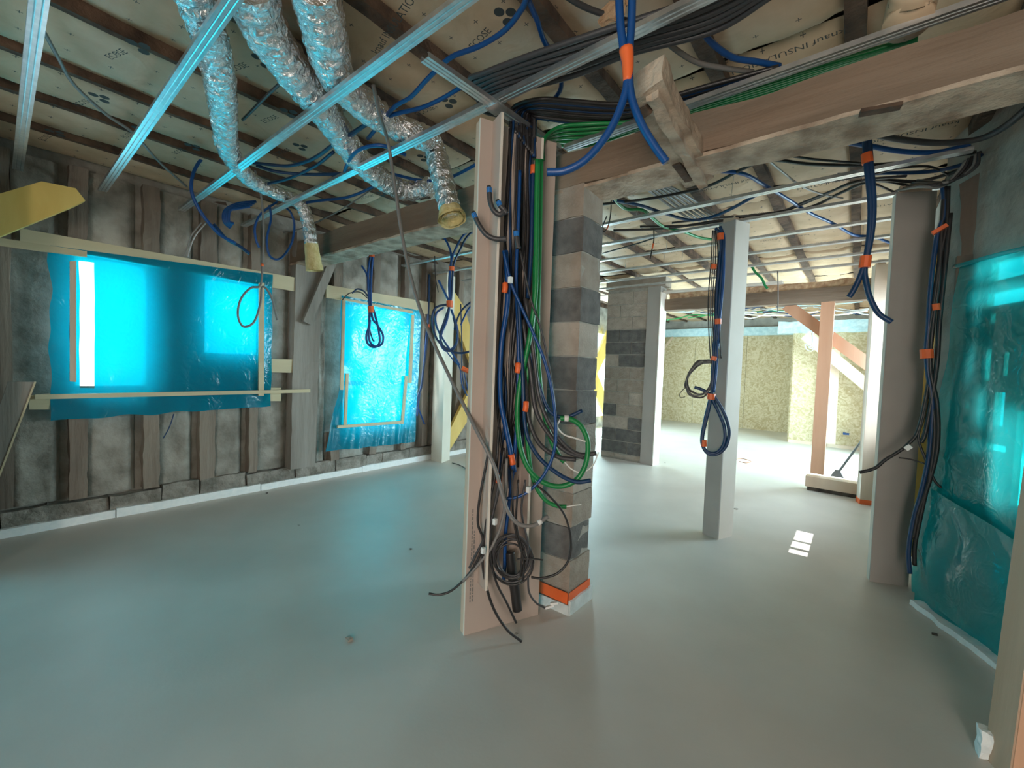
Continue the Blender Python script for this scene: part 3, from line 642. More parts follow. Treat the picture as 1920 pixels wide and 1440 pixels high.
# ================================================================== CEILING RAILS
def rail(name, a, b, label, w=.048, h=.02, par=None):
    a, b = Vector(a), Vector(b); d = (b-a).normalized(); s = Vector((-d.y, d.x, 0)); t = .0025
    prof = [(-w/2+.006, h), (-w/2, h), (-w/2, 0), (-.012, 0), (-.009, .003), (-.006, 0), (.006, 0), (.009, .003), (.012, 0), (w/2, 0), (w/2, h), (w/2-.006, h), (w/2-.006, h-t), (w/2-t, h-t), (w/2-t, t), (.012, t), (.009, .003+t), (.006, t), (-.006, t), (-.009, .003+t), (-.012, t), (-w/2+t, t), (-w/2+t, h-t), (-w/2+.006, h-t)]
    n = len(prof); vs = [p+s*x+Vector((0, 0, z)) for p in (a, b) for x, z in prof]
    m = MB().add(vs, [(i, (i+1) % n, n+(i+1) % n, n+i) for i in range(n)])
    for o in (0, n):   # end caps as strips (profile is symmetric around its midline)
        for i in range(11): m.f.append((o+i, o+i+1, o+22-i, o+23-i))
    return m.build(name, steel, par, label, 'rail')
RL = [(.105, -4.42, 1.0, 'first galvanised ceiling rail at the left picture edge'), (.515, -4.42, 1.2, 'second galvanised ceiling rail from the left, crossing in front of the first foil duct'),
      (.99, -4.42, 1.2, 'third galvanised ceiling rail from the left, crossing all the foil ducts'), (1.45, -4.42, 1.2, 'galvanised ceiling rail that carries the cross junction above the riser'),
      (1.985, -1.30, .9, 'galvanised rail lying along the top of the oak beam with green conduits behind'),
      (2.66, -4.42, .62, 'galvanised rail just beyond the oak beam, crossed by the near blue conduit'), (3.2, -4.42, .4, 'second galvanised rail beyond the oak beam'),
      (3.7, -4.42, .38, 'third galvanised rail beyond the oak beam'), (4.22, -4.42, .36, 'fourth galvanised rail beyond the oak beam'), (4.72, -4.42, .36, 'fifth galvanised rail beyond the oak beam'),
      (5.25, -4.42, .36, 'sixth galvanised rail beyond the oak beam'), (5.68, -4.42, .36, 'last galvanised rail before the far brown beam')]
for i, (y, x0, x1, lab) in enumerate(RL): rail('ceiling_rail', (x0, y, 2.5), (x1, y, 2.5), lab)
cx = thing('cross_rail', (-1.33, 1.5, 2.478), 'short galvanised cross rail screwed under the others above the riser', 'rail')
rail('channel', (-1.36, 1.06, 2.478), (-1.315, 1.93, 2.478), None, par=cx); del cx.children[0]['category']
MB().box((-1.375, 1.42, 2.472), (-1.30, 1.49, 2.478)).build('junction_plate', steel, cx)
for i in range(14):   # suspension wires and hooks
    y = random.choice([2.66, 3.2, 3.7, 4.22, 4.72]); x = random.uniform(-2.6, .1)
    MB().tube([Vector((x, y, 2.51)), Vector((x+.01, y, 2.66))], .0022, 4).build('hanger_wire', steel, None, 'thin hanger wire holding up a ceiling rail beyond the oak beam', 'wire', 'hanger wires of the rails')

# ================================================================== FOIL DUCTS
def duct(spec, rr, label, foamend=None, extra=None):
    P = path(spec, 'z', 2.605); pts = resample(spline(P, 10), .011); n = len(pts)
    R_ = lambda i: rr[0]+(rr[1]-rr[0])*min(1, max(0, (i/n-.15)/.6))
    def rf(i, a, p, d):
        q = p*34+d*1.5
        return R_(i)*(1+.10*nz(*q)+.05*nz(*(q*2.3))+.05*math.sin(i*1.1))
    t = thing('foil_duct', min(pts, key=lambda q: q.z), label, 'duct')
    MB().tube(pts, 0, 44, rf).build('foil_sleeve', foilm, t)
    if foamend:
        e = pts[-1]; d = (pts[-1]-pts[-4]).normalized(); L = foamend
        m = MB(); q = [e-d*.03+d*(L+.03)*k/8 for k in range(9)]
        m.tube(q, 0, 20, lambda i, a, p, dd: rr[1]*(1.0+.045*i+.10*nz(*(p*30+dd*2))+(.16 if i > 5 else 0)*nz(a*2, 1, i)), cap=False)
        m.tube(q[::-1][:7], 0, 20, lambda i, a, p, dd: rr[1]*(.78+.04*(6-i)), cap=False)
        k = len(m.v); o1 = 8*20; o2 = 9*20
        m.build('insulation_lining', wfoam, t, smooth=True)
        r2 = q[-1]-d*.02; MB().tube([r2, r2+d*.001], 0, 20, lambda i, a, p, dd: rr[1]*(1.3 if i else .98), cap=False).build('torn_edge', wfoam, t)
    return t
duct([(352, -40, 'z', 2.6), (382, 40, 'z', 2.59), (408, 130, 'z', 2.58), (420, 220, 'z', 2.57), (430, 285, 'z', 2.545), (468, 335, 'z', 2.56), (520, 362, 'z', 2.56), (560, 380, 'x', -3.55), (577, 415, 'x', -3.55), (584, 462, 'x', -3.55)], (.066, .05), 'leftmost foil duct, ending in a torn yellow insulation sleeve before the wall', .2)
duct([(462, -40), (500, 60), (548, 130), (600, 195), (640, 255), (672, 298, 'z', 2.57), (715, 335, 'z', 2.55), (760, 357, 'z', 2.55), (808, 352, 'z', 2.56)], (.085, .07), 'middle foil duct, bending right behind the third duct')
duct([(585, -40, 'z', 2.6), (608, 60), (630, 140), (680, 195), (735, 232), (785, 255, 'z', 2.58), (812, 272, 'y', 1.66), (828, 330, 'y', 1.66), (846, 402, 'y', 1.66)], (.085, .062), 'third foil duct, dropping to a cut yellow foam end beside the riser', .04)
MB().tube(resample(spline(path([(1720, -30, 'z', 2.6), (1706, 20, 'z', 2.56), (1700, 52, 'z', 2.5)]), 8), .02), 0, 28, lambda i, a, p, d: .068*(1+.03*nz(*(p*20+d)))).build('insulation_roll', kraftm, None, 'rolled end of kraft insulation bulging down at the top right', 'insulation', smooth=True, uv=lambda p: (p.x*3, p.y*3))
MB().rbox(tuple(W(1135, 30, 'z', 2.6)-Vector((.012, .012, .03))), tuple(W(1155, 5, 'z', 2.6)+Vector((.03, .03, .02))), (3, 3, 3), .02, 30).build('torn_scrap', straw, None, 'torn scrap of kraft paper hanging beside the two blue conduits', 'scrap')
# ================================================================== CABLES UNDER THE CEILING
# near blue pair bound with orange tape
bt = thing('blue_conduit_pair', W(1180, 120, 'y', 1.2), 'pair of near blue corrugated conduits bound with orange tape and spreading below', 'conduit')
for sp in ([(1160, -30), (1163, 40), (1170, 100), (1176, 150), (1166, 195), (1140, 250), (1100, 298), (1060, 320), (1026, 323)], [(1186, -30), (1184, 40), (1180, 100), (1180, 150), (1186, 190), (1204, 235), (1228, 275), (1250, 305)]):
    pts = resample(spline(path(sp, 'v', (-.58, 1.2)), 10), .003)
    MB().tube(pts, .0125, 10, lambda i, a, p, d: .0125*(1.0 if (i//1) % 2 else .87)).build('conduit', blue, bt, smooth=True)
MB().tube(spline(path([(1174, 92), (1177, 120), (1177, 153)], 'v', (-.58, 1.2)), 6), 0, 12, lambda i, a, p, d: .021-.0006*i).build('tape', orange, bt, smooth=True)
# thick charcoal bundle over the rail towards the riser
for i, off in enumerate((0, 9, 18, 27, 34, 42, 50)):
    j = [random.uniform(-3, 3) for _ in range(6)]
    cable('charcoal_conduit', [(1400+off, -38+off*.5+j[0], 'z', 2.56), (1290+off, 5+off+j[1], 'z', 2.55), (1180, 44+off*1.1+j[2], 'z', 2.545), (1080, 76+off*1.25+j[3], 'z', 2.54), (980, 110+off*1.1+j[4], 'z', 2.54), (905+off*.3, 138+off*.9, 'z', 2.55), (880+off*.5, 152+off*1.1, 'z', 2.56), (905+off, 195+off*.5, 'z', 2.56)], .0115, charcoal, 'thick charcoal conduit in the bundle above the rail, %s from the top' % ['first', 'second', 'third', 'fourth', 'fifth', 'sixth', 'seventh'][i], group='charcoal conduits above the rail', corr=False, sides=9)
# dark nest going from the riser to the right, along the beam
for i in range(12):
    dy = i*4; m = [black, charcoal, dblue][i % 3 if i % 4 else 0]
    cable('dark_cable', [(968+i*3, 250+i*4, 'v', (-1.24, 1.66)), (960+i*4, 205+dy*.4, 'z', 2.56), (1010, 186+dy*.8, 'z', 2.55), (1080, 190+dy*.9, 'z', 2.55), (1160, 195+dy*.8, 'z', 2.545), (1240, 185+dy*.6, 'z', 2.545), (1330+i*2, 160+dy*.5, 'z', 2.55), (1460, 125+dy*.35, 'z', 2.55)], random.choice([.006, .008, .01]), m, 'dark cable in the nest between the riser top and the oak beam', group='dark cables at the riser top')
for i in range(6):
    cable('green_conduit', [(1018-i*3, 300, 'v', (-1.22, 1.72)), (1020-i*2, 262+i*2, 'v', (-1.22, 1.75)), (1050, 238+i*7, 'z', 2.53), (1110, 232+i*8, 'z', 2.525), (1200, 226+i*3, 'z', 2.525), (1330, 185+i*4, 'z', 2.525), (1470, 143+i*4, 'z', 2.525), (1600, 105+i*3, 'z', 2.525), (1720, 70+i*2, 'z', 2.53)], .010, green, 'green conduit lying on the oak beam, %s of six counted downwards' % ['first', 'second', 'third', 'fourth', 'fifth', 'sixth'][i], group='green conduits along the beam')
cable('blue_conduit', [(1305, 28), (1318, 60), (1340, 85), (1375, 108), (1420, 116), (1462, 124)], .0115, blue, 'blue conduit curving between two insulation rolls at the upper right', v=2.57)
cable('grey_conduit', [(1230, 62), (1270, 95), (1310, 118), (1360, 128), (1412, 135)], .01, greyc, 'grey conduit curving below the blue one at the upper right', v=2.58)
cable('grey_conduit', [(1050, -15), (1090, 10), (1130, 26), (1170, 38), (1250, 50)], .01, charcoal, 'grey conduit crossing the insulation behind the near blue pair', v=2.6)
cable('blue_conduit', [(690, 260), (735, 205), (770, 182), (798, 152), (825, 125), (850, 105), (900, 86), (945, 58), (975, 22), (988, -5), (992, -30)], .011, blue, 'blue conduit climbing from behind the ducts to the top edge', v=2.59)
cable('blue_conduit', [(985, -20), (995, 10), (1008, 40), (1020, 76), (1040, 110), (1052, 150), (1050, 170), (1040, 185)], .0105, blue, 'blue conduit dropping from the top edge behind the charcoal bundle', v=2.6)
cable('blue_conduit', [(630, 275), (690, 232), (740, 214), (790, 202), (830, 184), (868, 162), (900, 150)], .011, blue, 'blue conduit running from the ducts toward the riser, lower one', v=2.59)
cable('blue_conduit', [(455, 303), (500, 308), (540, 311), (575, 303), (600, 290), (620, 275), (660, 250), (700, 225)], .011, dblue, 'dark blue conduit passing under the foil ducts, upper of three', v=2.58)
cable('blue_conduit', [(480, 310), (520, 322), (580, 327), (640, 326), (700, 322)], .011, dblue, 'dark blue conduit passing under the foil ducts, middle of three', v=2.58)
cable('blue_conduit', [(500, 345), (540, 335), (590, 312), (625, 285)], .011, dblue, 'dark blue conduit passing under the foil ducts, lowest of three', v=2.58)
cable('blue_conduit', [(645, 325), (655, 300), (672, 282), (700, 273), (725, 275), (760, 290)], .011, blue, 'blue conduit arching in front of the middle foil duct', v=2.52)
cable('blue_conduit', [(540, 385), (600, 376), (650, 370), (690, 355), (715, 338)], .011, blue, 'blue conduit sagging near the oak beam left of the ducts', v=2.58)
cable('grey_cable', [(500, 440), (560, 430), (620, 404), (660, 380), (712, 345)], .006, greyc, 'thin grey cable under the ceiling beside the oak beam', v=2.58)
cable('blue_conduit', [(730, 325), (790, 338), (840, 334), (900, 305)], .011, blue, 'blue conduit passing behind the third duct to the riser', v=2.6)
cable('blue_conduit', [(395, 288), (375, 302), (361, 330), (360, 362), (378, 400), (410, 438), (442, 456)], .012, blue, 'blue conduit hanging in a wide curve near the left window', 'x', -3.75)
cable('blue_conduit', [(400, 420), (425, 448), (450, 462), (468, 476)], .012, dblue, 'short blue conduit end beside the wide curve near the left window', 'x', -3.8)
cl = thing('conduit_coil', W(425, 425, 'x', -3.9), 'blue conduit coiled up against the wall top', 'conduit')
for i in range(4): MB().tube(spline(path([(480-i*4, 378+i*3), (445, 382+i*3), (422+i*3, 395), (420+i*3, 415), (432+i*2, 428-i*3)], 'x', -3.9+.02*i), 8), .011, 8).build('turn', blue, cl, smooth=True)
cable('blue_conduit', [(520, 378), (490, 400), (478, 425), (480, 450), (486, 464)], .009, blue, 'blue conduit tail hanging left of the looped one by the grey drop wire', 'x', -3.7)
cable('blue_conduit', [(505, 385), (508, 410), (500, 450), (506, 480), (525, 485), (545, 460), (552, 425), (546, 400), (535, 388)], .009, blue, 'blue conduit loop hanging right of the grey drop wire', 'x', -3.7)
cable('pale_cable', [(378, 418), (360, 440), (350, 465), (346, 480)], .006, palec, 'pale thin cable dropping behind the wide sheet', 'x', -4.4, n=6)
cable('pale_cable', [(386, 418), (366, 442), (356, 466), (352, 482)], .006, palec, 'second pale thin cable dropping behind the wide sheet', 'x', -4.38, n=6)
cable('thin_cable', [(326, 776), (318, 800), (306, 822)], .005, dblue, 'thin cable end hanging below the wide blue sheet', 'x', -4.5, n=5)
gl = cable('grey_drop_wire', [(478, 320), (490, 370), (494, 430), (492, 500), (488, 535), (470, 540), (452, 560), (446, 590), (456, 612), (476, 604), (488, 570), (492, 538), (508, 555), (520, 600)], .008, greyc, 'grey wire dropping from the ceiling with a loop before the wide sheet', 'x', -3.55, tapes=[(.36, .02, orange, 'tie')])
cable('grey_cable', [(72, 40), (110, 110), (140, 160), (200, 215), (250, 250), (300, 305), (350, 350)], .008, greyc, 'grey cable running diagonally under the insulation at the far left', v=2.6)
cable('grey_cable', [(455, 225), (500, 180), (530, 152)], .008, charcoal, 'dark stiff cable behind the first and second ducts', v=2.61)
# long grey drop cable crossing the picture to the riser
cable('long_grey_cable', [(700, 160, 'z', 2.57), (712, 215, 'z', 2.52), (728, 270, 'v', (-1.85, 1.6)), (742, 360, 'v', (-1.83, 1.6)), (752, 430, 'v', (-1.8, 1.58)), (768, 510, 'v', (-1.75, 1.55)), (795, 600, 'v', (-1.68, 1.5)), (840, 700, 'v', (-1.55, 1.45)), (890, 800, 'v', (-1.38, 1.4)), (925, 870, 'v', (-1.28, 1.42)), (940, 920, 'v', (-1.24, 1.44)), (952, 958, 'v', (-1.22, 1.45)), (972, 982, 'v', (-1.2, 1.47)), (1000, 985, 'v', (-1.18, 1.5)), (1028, 968, 'v', (-1.15, 1.55))], .0095, greyc, 'long grey cable slanting from the ceiling down across the riser', tapes=[(.985, .02, white, 'taped_end')], sides=8)
# ---- cables beyond the beam, lying on the rails
R_ = [
 ('black_cable', [(1130, 383), (1200, 375), (1260, 365), (1330, 348), (1390, 318), (1440, 300), (1520, 308), (1620, 310), (1720, 302), (1830, 285)], .010, black, 'black cable sagging over the second rail toward the right corner'),
 ('black_cable', [(1440, 285), (1520, 298), (1600, 305), (1680, 312)], .007, black, 'thin black cable dipping behind the near blue drop'),
 ('black_cable', [(1330, 300), (1420, 284), (1510, 265), (1620, 238), (1700, 222)], .009, black, 'black cable tucked along the underside of the oak beam'),
 ('black_cable', [(1150, 432), (1250, 428), (1360, 412), (1440, 408), (1520, 388), (1580, 360), (1640, 338), (1720, 340), (1790, 322), (1835, 298)], .010, black, 'black cable of the lower bundle, reaching furthest left'),
 ('black_cable', [(1200, 425), (1300, 422), (1400, 405), (1470, 395), (1540, 368), (1600, 342), (1660, 340), (1740, 352), (1810, 328)], .009, black, 'black cable of the lower bundle, middle one'),
 ('black_cable', [(1260, 418), (1350, 408), (1450, 400), (1500, 382), (1560, 358), (1620, 338), (1700, 330)], .008, charcoal, 'charcoal cable of the lower bundle'),
 ('black_cable', [(1130, 475), (1200, 455), (1260, 436), (1330, 428), (1400, 414)], .007, black, 'black cable passing left under the grey wrapped post top'),
 ('grey_cable', [(1440, 300), (1470, 325), (1505, 350), (1545, 365), (1580, 372)], .006, palec, 'pale thin cable crossing the lower bundle'),
 ('dark_blue_conduit', [(1205, 325), (1260, 318), (1330, 320), (1390, 325), (1430, 345), (1475, 372), (1520, 400), (1560, 418), (1600, 440), (1640, 445), (1680, 460)], .012, blue, 'blue conduit zigzagging across the rails toward the narrow right post'),
 ('dark_blue_conduit', [(1150, 375), (1200, 385), (1240, 398), (1290, 412), (1330, 408), (1370, 392), (1420, 365), (1450, 355)], .012, dblue, 'dark blue conduit sagging in a wide bow above the grey wrapped post'),
 ('blue_conduit', [(1560, 262), (1620, 272), (1690, 284), (1760, 285), (1820, 270)], .014, blue, 'blue conduit under the near rail at the right corner, upper one'),
 ('blue_conduit', [(1570, 328), (1650, 325), (1740, 322), (1800, 310), (1840, 290)], .011, dblue, 'dark blue conduit under the second rail at the right corner'),
 ('charcoal_conduit', [(1630, 250), (1690, 262), (1760, 268), (1830, 262), (1880, 240), (1930, 200)], .016, charcoal, 'thick grey conduit sagging across the right corner'),
 ('green_conduit', [(1145, 360), (1158, 380), (1175, 392), (1205, 394), (1225, 410), (1245, 425), (1280, 434), (1310, 445), (1335, 449)], .012, green, 'green conduit wandering from the pillar to the grey wrapped post'),
 ('black_cable', [(1450, 350), (1540, 342), (1640, 325), (1740, 300), (1820, 280)], .008, black, 'black cable of the right corner nest, upper one'),
 ('black_cable', [(1640, 345), (1700, 365), (1760, 345), (1810, 310), (1838, 285)], .007, charcoal, 'charcoal cable looping down in the right corner nest'),
 ('black_cable', [(1660, 318), (1740, 312), (1790, 330), (1825, 300)], .007, black, 'black cable of the right corner nest, lower one'),
]
for nm, sp, r, m, lab in R_: cable(nm, sp, r, m, lab, v=2.535)
for i in range(6):
    cable('grey_cable', [(1178+i*9, 330+i, 'z', 2.6), (1210+i*12, 352+i, 'z', 2.59), (1255+i*12, 385, 'z', 2.59), (1300+i*12, 415, 'z', 2.59)], .009, greyc, 'grey conduit of the parallel set behind the timber offcut, %s from the left' % ['first', 'second', 'third', 'fourth', 'fifth', 'sixth'][i], group='parallel grey conduits')
for i in range(5):
    cable('hanging_nest_cable', [(1835-i*6, 285+i*4, 'v', (.36, 3.3)), (1832-i*9, 310+i*3, 'v', (.36, 3.3)), (1805-i*10, 330+i*5, 'v', (.35, 3.3)), (1770-i*12, 342+i*2, 'v', (.3, 3.3)), (1720-i*10, 338+i*5, 'z', 2.53)], .008, [charcoal, greyc, black][i % 3], 'bunched cable end at the top right corner above the teal sheet', group='bunched corner cables')
# blue conduit drop in the middle right, tied twice
t = thing('blue_conduit_drop', W(1640, 520, 'v', (.0, 2.75)), 'forked dark blue conduit drop hanging from the near rail, tied with orange tape', 'conduit')
vv = (-.06, 2.7)
for sp in ([(1622, 245), (1624, 300), (1632, 380), (1630, 440), (1622, 490), (1612, 520), (1600, 545), (1592, 557)], [(1628, 245), (1632, 300), (1638, 380), (1634, 440), (1622, 500), (1624, 530), (1632, 560), (1648, 588), (1672, 604)]):
    MB().tube(spline(path(sp, 'v', vv), 10), .0125, 9).build('conduit', dblue, t, smooth=True)
for sp in ([(1625, 288), (1627, 306)], [(1624, 480), (1621, 502)]): MB().tube(path(sp, 'v', vv), .0235, 10).build('tape', orange, t)
# ================================================================== CABLES IN THE RISER
V0 = (-1.245, 1.61)
for i in range(42):
    u = i/41; x0 = 950+48*((i*11) % 42)/41; m = [black, charcoal, black, black, black, dblue, charcoal][i % 7]
    d = (V0[0]-.05+.05*random.random()-.03*u, V0[1]+.02+.08*((i*11) % 42)/41)
    yb = random.uniform(820, 930); jj = lambda: random.uniform(-7, 7)
    xe = max(925, min(985, x0-18+jj()*2))
    cable('riser_cable', [(x0+6, 222+random.uniform(0, 20), 'v', d), (x0+2+jj()*.4, 320, 'v', d), (x0+jj(), 430, 'v', d), (x0-4+jj(), 540, 'v', d), (x0-10+jj(), 650, 'v', d), (x0-14+jj(), 750, 'v', d), (xe, yb, 'v', d)],
          random.choice([.0065, .0085, .0105]), m, 'dark cable packed in the riser between the two plasterboard fins', group='packed riser cables', n=6)
cable('blue_conduit', [(948, 470), (952, 560), (940, 650), (938, 740), (948, 800), (958, 850), (964, 885)], .0125, blue, 'blue conduit along the left fin, ending in a long orange tape', 'v', (-1.26, 1.56), tapes=[(.93, .06, orange, 'tape')], sides=8)
cable('blue_conduit', [(944, 470), (958, 530), (975, 570), (1000, 625), (1022, 680), (1036, 740), (1042, 800), (1038, 850), (1020, 890), (995, 918), (970, 932), (945, 935)], .0075, blue, 'thin blue conduit crossing the green ones in a long bow and turning back under', 'v', (-1.19, 1.56))
cable('green_conduit', [(1008, 300), (1006, 400), (1005, 490), (1003, 560), (990, 650), (975, 720), (970, 780), (976, 840), (992, 880), (1018, 904), (1050, 912), (1080, 900), (1098, 870), (1102, 830), (1090, 800), (1070, 786), (1050, 784)], .0125, green, 'thick green conduit making the large loop over the block pillar', 'v', (-1.175, 1.62), sides=9, tapes=[(.985, .012, white, 'cut_end')])
cable('green_conduit', [(1014, 300), (1012, 420), (1010, 520), (1008, 600), (1010, 690), (1018, 760), (1030, 815), (1045, 850), (1058, 866)], .0125, green, 'green conduit running down the right fin beside the large loop', 'v', (-1.19, 1.66), sides=9)
cable('green_conduit', [(1003, 480), (1000, 600), (990, 690), (984, 760), (990, 840), (1000, 900), (1020, 935), (1042, 948), (1062, 950)], .010, green, 'green conduit ending low before the pillar face', 'v', (-1.185, 1.64), sides=8)
cable('blue_conduit', [(972, 560), (980, 700), (985, 800), (1005, 850), (1040, 884), (1078, 903), (1108, 901)], .010, dblue, 'dark blue conduit reaching right past the pillar edge', 'v', (-1.17, 1.6))
cable('blue_conduit', [(990, 640), (1010, 720), (1030, 770), (1060, 782), (1092, 770)], .009, dblue, 'dark blue conduit stub sticking right over the large green loop', 'v', (-1.17, 1.65))
cable('blue_conduit', [(975, 320), (972, 420), (968, 520), (972, 640), (970, 760), (965, 850), (955, 940), (948, 1000), (946, 1060), (944, 1090)], .009, blue, 'blue conduit hanging straight down to the coil above the floor', 'v', (-1.25, 1.6))
cable('blue_conduit', [(1000, 310), (998, 380), (996, 470), (990, 560)], .011, dblue, 'dark blue conduit below the red tape near the right fin', 'v', (-1.2, 1.68), tapes=[(.0, .05, orange, 'tape')])
for i, (pts, lab) in enumerate([
    ([(985, 560), (1000, 660), (1010, 740), (1028, 790), (1055, 830), (1085, 852), (1118, 850)], 'charcoal conduit bundle end reaching right through the green loop, upper'),
    ([(980, 600), (995, 700), (1005, 770), (1030, 815), (1060, 845), (1095, 858)], 'charcoal conduit bundle end reaching right through the green loop, middle'),
    ([(975, 620), (985, 720), (990, 780), (1010, 830), (1045, 856), (1080, 862)], 'charcoal conduit bundle end reaching right through the green loop, lower')]):
    cable('charcoal_conduit', pts, .011, charcoal, lab, 'v', (-1.18, 1.63), sides=8)
cable('white_cable', [(1052, 784), (1045, 800), (1058, 815), (1080, 822), (1098, 828)], .004, white, 'bare white cable pulled out inside the green loop', 'v', (-1.165, 1.62), n=6)
cable('white_cable', [(1058, 866), (1072, 880), (1092, 886), (1112, 872), (1122, 848)], .003, white, 'bare white cable tail past the pillar edge', 'v', (-1.16, 1.64), n=6)
cable('white_cable', [(1062, 950), (1075, 948), (1090, 946)], .003, white, 'short white wire tip of the low green conduit', 'v', (-1.18, 1.64), n=4)
cable('dark_cable', [(975, 470), (995, 560), (1015, 620), (1030, 690), (1040, 760), (1040, 830), (1032, 880)], .005, charcoal, 'thin dark cable bowing beside the thin blue conduit', 'v', (-1.17, 1.6))
# loops and tails at the foot of the riser
TA = [([(925, 760), (915, 850), (900, 930), (896, 980), (905, 1010), (900, 1040), (880, 1075), (850, 1105), (825, 1115), (804, 1113)], .006, black, 'black cable tail turning up over the teal floor at the far left of the riser'),
 ([(935, 800), (930, 880), (915, 960), (905, 1040), (910, 1090), (925, 1140), (950, 1180), (978, 1203)], .0065, black, 'black cable tail lying lowest on the floor before the riser'),
 ([(945, 840), (935, 920), (922, 980), (920, 1040), (930, 1090), (950, 1130), (968, 1168)], .0055, black, 'black cable tail ending in a silvery tip near the floor'),
 ([(950, 860), (945, 960), (925, 1020), (895, 1060), (868, 1090)], .008, greyc, 'grey cable tail crossing the left fin downwards'),
 ([(940, 880), (925, 960), (912, 1000), (895, 1035), (880, 1065)], .006, charcoal, 'charcoal cable tail crossing the left fin, thinner'),
 ([(1000, 905), (1030, 930), (1058, 965), (1070, 1010), (1066, 1050), (1045, 1075), (1015, 1084), (996, 1082)], .0055, black, 'black cable circling wide before the pillar face'),
 ([(990, 1080), (992, 1110), (1005, 1130), (1022, 1140)], .005, charcoal, 'thin cable ending in white connectors on the floor by the orange tape'),
 ([(970, 1048), (1000, 1048), (1018, 1050)], .004, black, 'thin black stub pointing right above the coil'),
 ([(960, 880), (962, 960), (970, 1010), (982, 1050), (980, 1090)], .005, black, 'black cable running into the coil, left one'),
 ([(972, 900), (968, 980), (978, 1030), (976, 1080)], .005, black, 'black cable running into the coil, middle one'),
 ([(985, 900), (978, 960), (990, 1020), (988, 1060)], .005, charcoal, 'black cable running into the coil, right one')]
for pts, r, m, lab in TA: cable('cable_tail', pts, r, m, lab, 'v', (-1.235, 1.52))
ck = thing('cable_coil', W(955, 1090, 'v', (-1.23, 1.55)), 'black cable coil hanging just above the floor at the riser foot', 'cable')
for i in range(8):
    cx_, cy_, rx, ry = 960+random.uniform(-6, 6), 1048+random.uniform(-8, 8), 26+i*2+random.uniform(-3, 3), 34+i*1.5+random.uniform(-3, 3)
    P = [W(cx_+rx*math.cos(a), cy_+ry*math.sin(a), 'v', (-1.22+.003*i, 1.54+.004*i)) for a in [2*PI*k/16 for k in range(17)]]
    MB().tube(spline(P, 3), .0048, 6).build('turn', [black, charcoal][i % 2], ck, smooth=True)
pts = resample(spline(path([(956, 1035), (960, 1075), (966, 1110), (970, 1144)], 'v', (-1.26, 1.6)), 8), .004)
MB().tube(pts, 0, 12, lambda i, a, p, d: .025*(1 if i % 2 else .9)).build('floor_conduit', black, None, 'thick black corrugated pipe stub rising from the floor inside the riser', 'conduit', smooth=True)
cn = thing('white_connectors', W(1030, 1140, 'v', (-1.19, 1.62)), 'white wire connectors lying at the riser foot beside the orange tape', 'connector')
MB().bar(W(1022, 1140, 'v', (-1.19, 1.6)), W(1038, 1135, 'v', (-1.19, 1.6)), .012, .01).build('connector', white, cn); MB().bar(W(1032, 1132, 'v', (-1.19, 1.6)), W(1046, 1130, 'v', (-1.18, 1.6)), .012, .01).build('connector', white, cn)
# black stubs with blue caps curling round the left fin
for pts, lab, cap in [([(948, 392), (938, 402), (926, 395), (919, 378), (917, 352)], 'black conduit end with blue cap curling up over the left fin, left one', 1), ([(950, 400), (944, 392), (938, 386), (934, 378)], 'black conduit end with blue cap curling up over the left fin, right one', 1),
                      ([(950, 448), (930, 448), (912, 440), (897, 420), (888, 400)], 'black conduit end with blue cap curling left below the other two', 1), ([(972, 466), (970, 455), (967, 434)], 'charcoal conduit end with blue cap standing in the riser', 1)]:
    P = path(pts, 'v', (-1.235, 1.44)); t = thing('capped_conduit', P[0], lab, 'conduit'); q = spline(P, 8)
    MB().tube(q, .0115, 9).build('conduit', charcoal, t, smooth=True)
    MB().tube([q[-1]-(q[-1]-q[-2]).normalized()*.022, q[-1]], .0118, 10).build('cap', capblue, t); MB().tube([q[-1], q[-1]+(q[-1]-q[-2]).normalized()*.008], .009, 10).build('rim', black, t)
for px, py, lab in ((946, 540, 'orange tape band on cables at the left fin, high'), (985, 762, 'orange tape band on cables inside the riser, middle'), (970, 690, 'orange tape band on dark cables, half hidden'), (935, 896, 'small orange tape on the long grey cable')):
    p = W(px, py, 'v', (-1.22, 1.55)); MB().tube(spline([p+Vector((0, 0, -.022)), p+Vector((.004, 0, 0)), p+Vector((0, .004, .022))], 3), .014, 9).build('cable_tape', orange, None, lab, 'tape', smooth=True)
for px, py, lab in ((957, 525, 'white tape flag on the blue conduit at the left fin'), (991, 918, 'beige tape flag where blue wires meet'), (928, 978, 'white tag on a hanging black cable'), (906, 1032, 'white tape on a black cable over the left fin')):
    p = W(px, py, 'v', (-1.2, 1.5)); MB().box(p-Vector((.008, .008, .014)), p+Vector((.008, .008, .014))).build('tape_flag', white, None, lab, 'tape')
